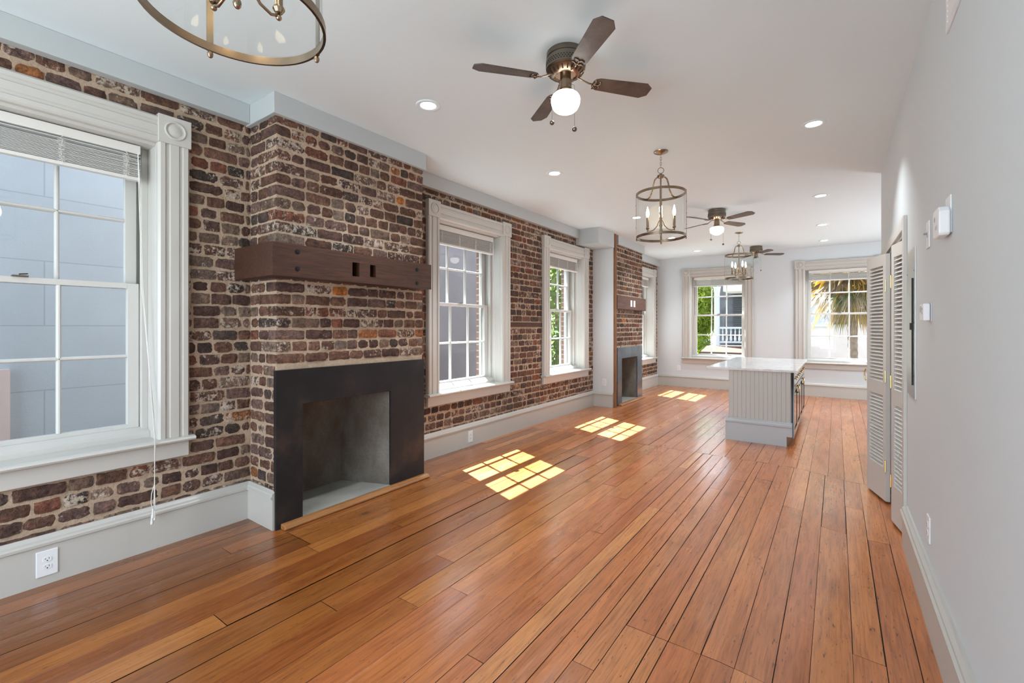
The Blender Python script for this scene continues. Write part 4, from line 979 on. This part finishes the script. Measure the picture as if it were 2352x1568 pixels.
def porch_house():
    t = thing('porch_house', 'house across the street with a white column, balustrade and dark shutters', 'house', (-4.0, 24, -3.6)); ox, oy, oz = -4.0, 24, -3.6
    def S(b): b.v = [(v[0] - ox, v[1] - oy, v[2] - oz) for v in b.v]; return b
    b = MB(); b.box(-5.0, 25.6, -3.6, -1.5, 30, 5.5); S(b).build('wall', mat('dark_porch_wall', (0.085, 0.085, 0.10), 0.9, var=0.3), t)
    b = MB(); b.lathe([(0.15, 0.39), (0.15, 0.45), (0.13, 0.5), (0.125, 3.0), (0.15, 3.2), (0.17, 3.3)], (-4.755, 24, 0), 20); S(b).build('column', WHITEP, t, smooth='auto')
    b = MB(); b.box(-4.64, 23.96, 1.25, -1.6, 24.06, 1.34); b.box(-4.64, 23.96, 0.56, -1.6, 24.06, 0.64); S(b).build('rail', WHITEP, t)
    for k in range(16):
        x = -4.50 + k * 0.185; q = MB(); q.lathe([(0.028, 0.62), (0.045, 0.70), (0.05, 0.76), (0.028, 0.95), (0.022, 1.05), (0.04, 1.10), (0.022, 1.16), (0.03, 1.26)], (x, 24.01, 0), 10); S(q).build('baluster', WHITEP, t, smooth=True)
    b = MB(); b.box(-5.1, 23.9, 0.30, -1.4, 25.6, 0.42); S(b).build('porch_deck', mat('grey_deck', (0.25, 0.22, 0.2), 0.8), t)
    b = MB(); b.add([(-5.2, 23.9, 0.42), (-1.4, 23.9, 0.42), (-1.4, 22.6, 0.18), (-5.2, 22.6, 0.18), (-5.2, 22.6, 0.10), (-1.4, 22.6, 0.10), (-5.2, 23.9, 0.10), (-1.4, 23.9, 0.10)], [(0, 1, 2, 3), (3, 2, 5, 4), (4, 5, 7, 6), (0, 3, 4, 6), (1, 7, 5, 2)]); S(b).build('lower_roof', ROOFM, t)
    b = MB(); b.box(-5.2, 22.7, -0.25, -1.4, 23.9, 0.10); S(b).build('entablature', WHITEP, t)
    b = MB(); b.box(-4.45, 23.85, 3.05, -1.5, 25.7, 3.35); S(b).build('eave', mat('pale_cream_eave', (0.62, 0.56, 0.48), 0.7), t)
    for x in (-4.3, -3.45):
        q = MB(); q.box(x, 25.55, 0.5, x + 0.7, 25.6, 2.85)
        for k in range(20): q.box(x + 0.05, 25.52, 0.6 + k * 0.11, x + 0.65, 25.55, 0.66 + k * 0.11)
        S(q).build('shutter', SHUT, t)
porch_house()
def pink_house():
    t = thing('pink_house', 'pale pink stucco building behind the palm', 'house', (0.5, 26, -3.6)); ox, oy, oz = 0.5, 26, -3.6
    def S(b): b.v = [(v[0] - ox, v[1] - oy, v[2] - oz) for v in b.v]; return b
    b = MB(); b.box(-1.45, 26, -3.6, 6.0, 31, 6.5); S(b).build('wall', PINK, t)
    for (a, c) in ((-1.30, -0.20), (2.3, 3.4)):
        b = MB(); b.box(a, 25.9, 1.45, c, 26.0, 3.4); w = S(b).build('window_frame', WHITEP, t)
        b = MB(); b.box(a + 0.1, 25.87, 1.56, c - 0.1, 25.9, 3.3); S(b).build('pane', mat('grey_pane_glass', (0.25, 0.27, 0.3), 0.1), w)  # plain opaque grey pane
        b = MB(); b.box(a - 0.12, 25.82, 1.36, c + 0.12, 26, 1.45); S(b).build('window_sill', WHITEP, t)
    for (a, c) in ((-0.18, 0.42), (0.92, 1.42)):
        b = MB(); b.box(a, 25.9, 1.46, c, 25.98, 3.4)
        for k in range(18): b.box(a + 0.05, 25.87, 1.52 + k * 0.1, c - 0.05, 25.9, 1.57 + k * 0.1)
        S(b).build('shutter', SHUT, t)
    b = MB(); b.box(-1.45, 25.8, 6.5, 6.1, 31, 6.8); S(b).build('cornice', WHITEP, t)
pink_house()
def palm(loc, seed, label):
    rr = random.Random(seed); t = thing('palm_tree', label, 'palm tree', loc); zc = 6.75
    b = MB(); n = 60; pts = []; rs = []
    for i in range(n + 1):
        z = zc * i / n; pts.append((0.05 * math.sin(z), 0, z)); rs.append(0.120 + (0.009 if i % 2 else -0.003))
    b.tube(pts, rs, 14); b.build('trunk', BARK, t)
    mats = [m_leaf('dry_tan_frond', (0.20, 0.13, 0.07), (0.40, 0.30, 0.19)), m_leaf('golden_frond', (0.28, 0.16, 0.018), (0.58, 0.36, 0.05)), m_leaf('green_frond', (0.05, 0.09, 0.025), (0.14, 0.19, 0.06))]
    for k in range(120):
        a = rr.uniform(0, 2 * PI); old = k < 50 or k > 78; drop = (rr.uniform(-72, -22) if k < 79 else rr.uniform(-40, 5)) if old else rr.uniform(-20, 70)
        m = mats[0] if (old and rr.random() < 0.6) else mats[1] if rr.random() < 0.65 else mats[2]
        d = Vector((math.cos(a) * math.cos(rad(drop)), math.sin(a) * math.cos(rad(drop)), math.sin(rad(drop)))); side = Vector((-math.sin(a), math.cos(a), 0)); up = d.cross(side)
        s0 = Vector((0, 0, zc - 0.15 + (0.2 if not old else -0.1))); Lp = rr.uniform(0.5, 1.0); q = MB(); tip = s0 + d * Lp
        q.tube([tuple(s0), tuple(tip)], 0.014, 5)
        nl = 26
        for j in range(nl):
            f = (j / (nl - 1) - 0.5) * 2; ang = f * rad(80); dirn = (d * math.cos(ang) + side * math.sin(ang)).normalized(); L = rr.uniform(0.55, 0.85) * (1 - 0.35 * abs(f)); w = 0.019
            p1 = tip + dirn * L * 0.55; p2 = tip + dirn * L + Vector((0, 0, -L * rr.uniform(0.2, 0.6))); ws = (dirn.cross(up)).normalized() * w
            q.add([tuple(tip - ws * 0.4), tuple(tip + ws * 0.4), tuple(p1 + ws), tuple(p2), tuple(p1 - ws)], [(0, 1, 2, 3, 4)])
        q.build('frond', m, t)
palm((0.45, 17.0, -3.6), 4, 'palm with hanging golden fronds outside the right end wall window')
b = MB(); b.tube([(-6 + k * 1.0, 14.5, 0.50 - 0.03 * math.sin((k + 2) * PI / 14) * 4 + 0.004 * (k - 6) ** 2) for k in range(14)], 0.02, 6)
tag(b.build('utility_cable', IRON, smooth=True), 'thin dark overhead cable crossing outside the end wall windows', 'cable')
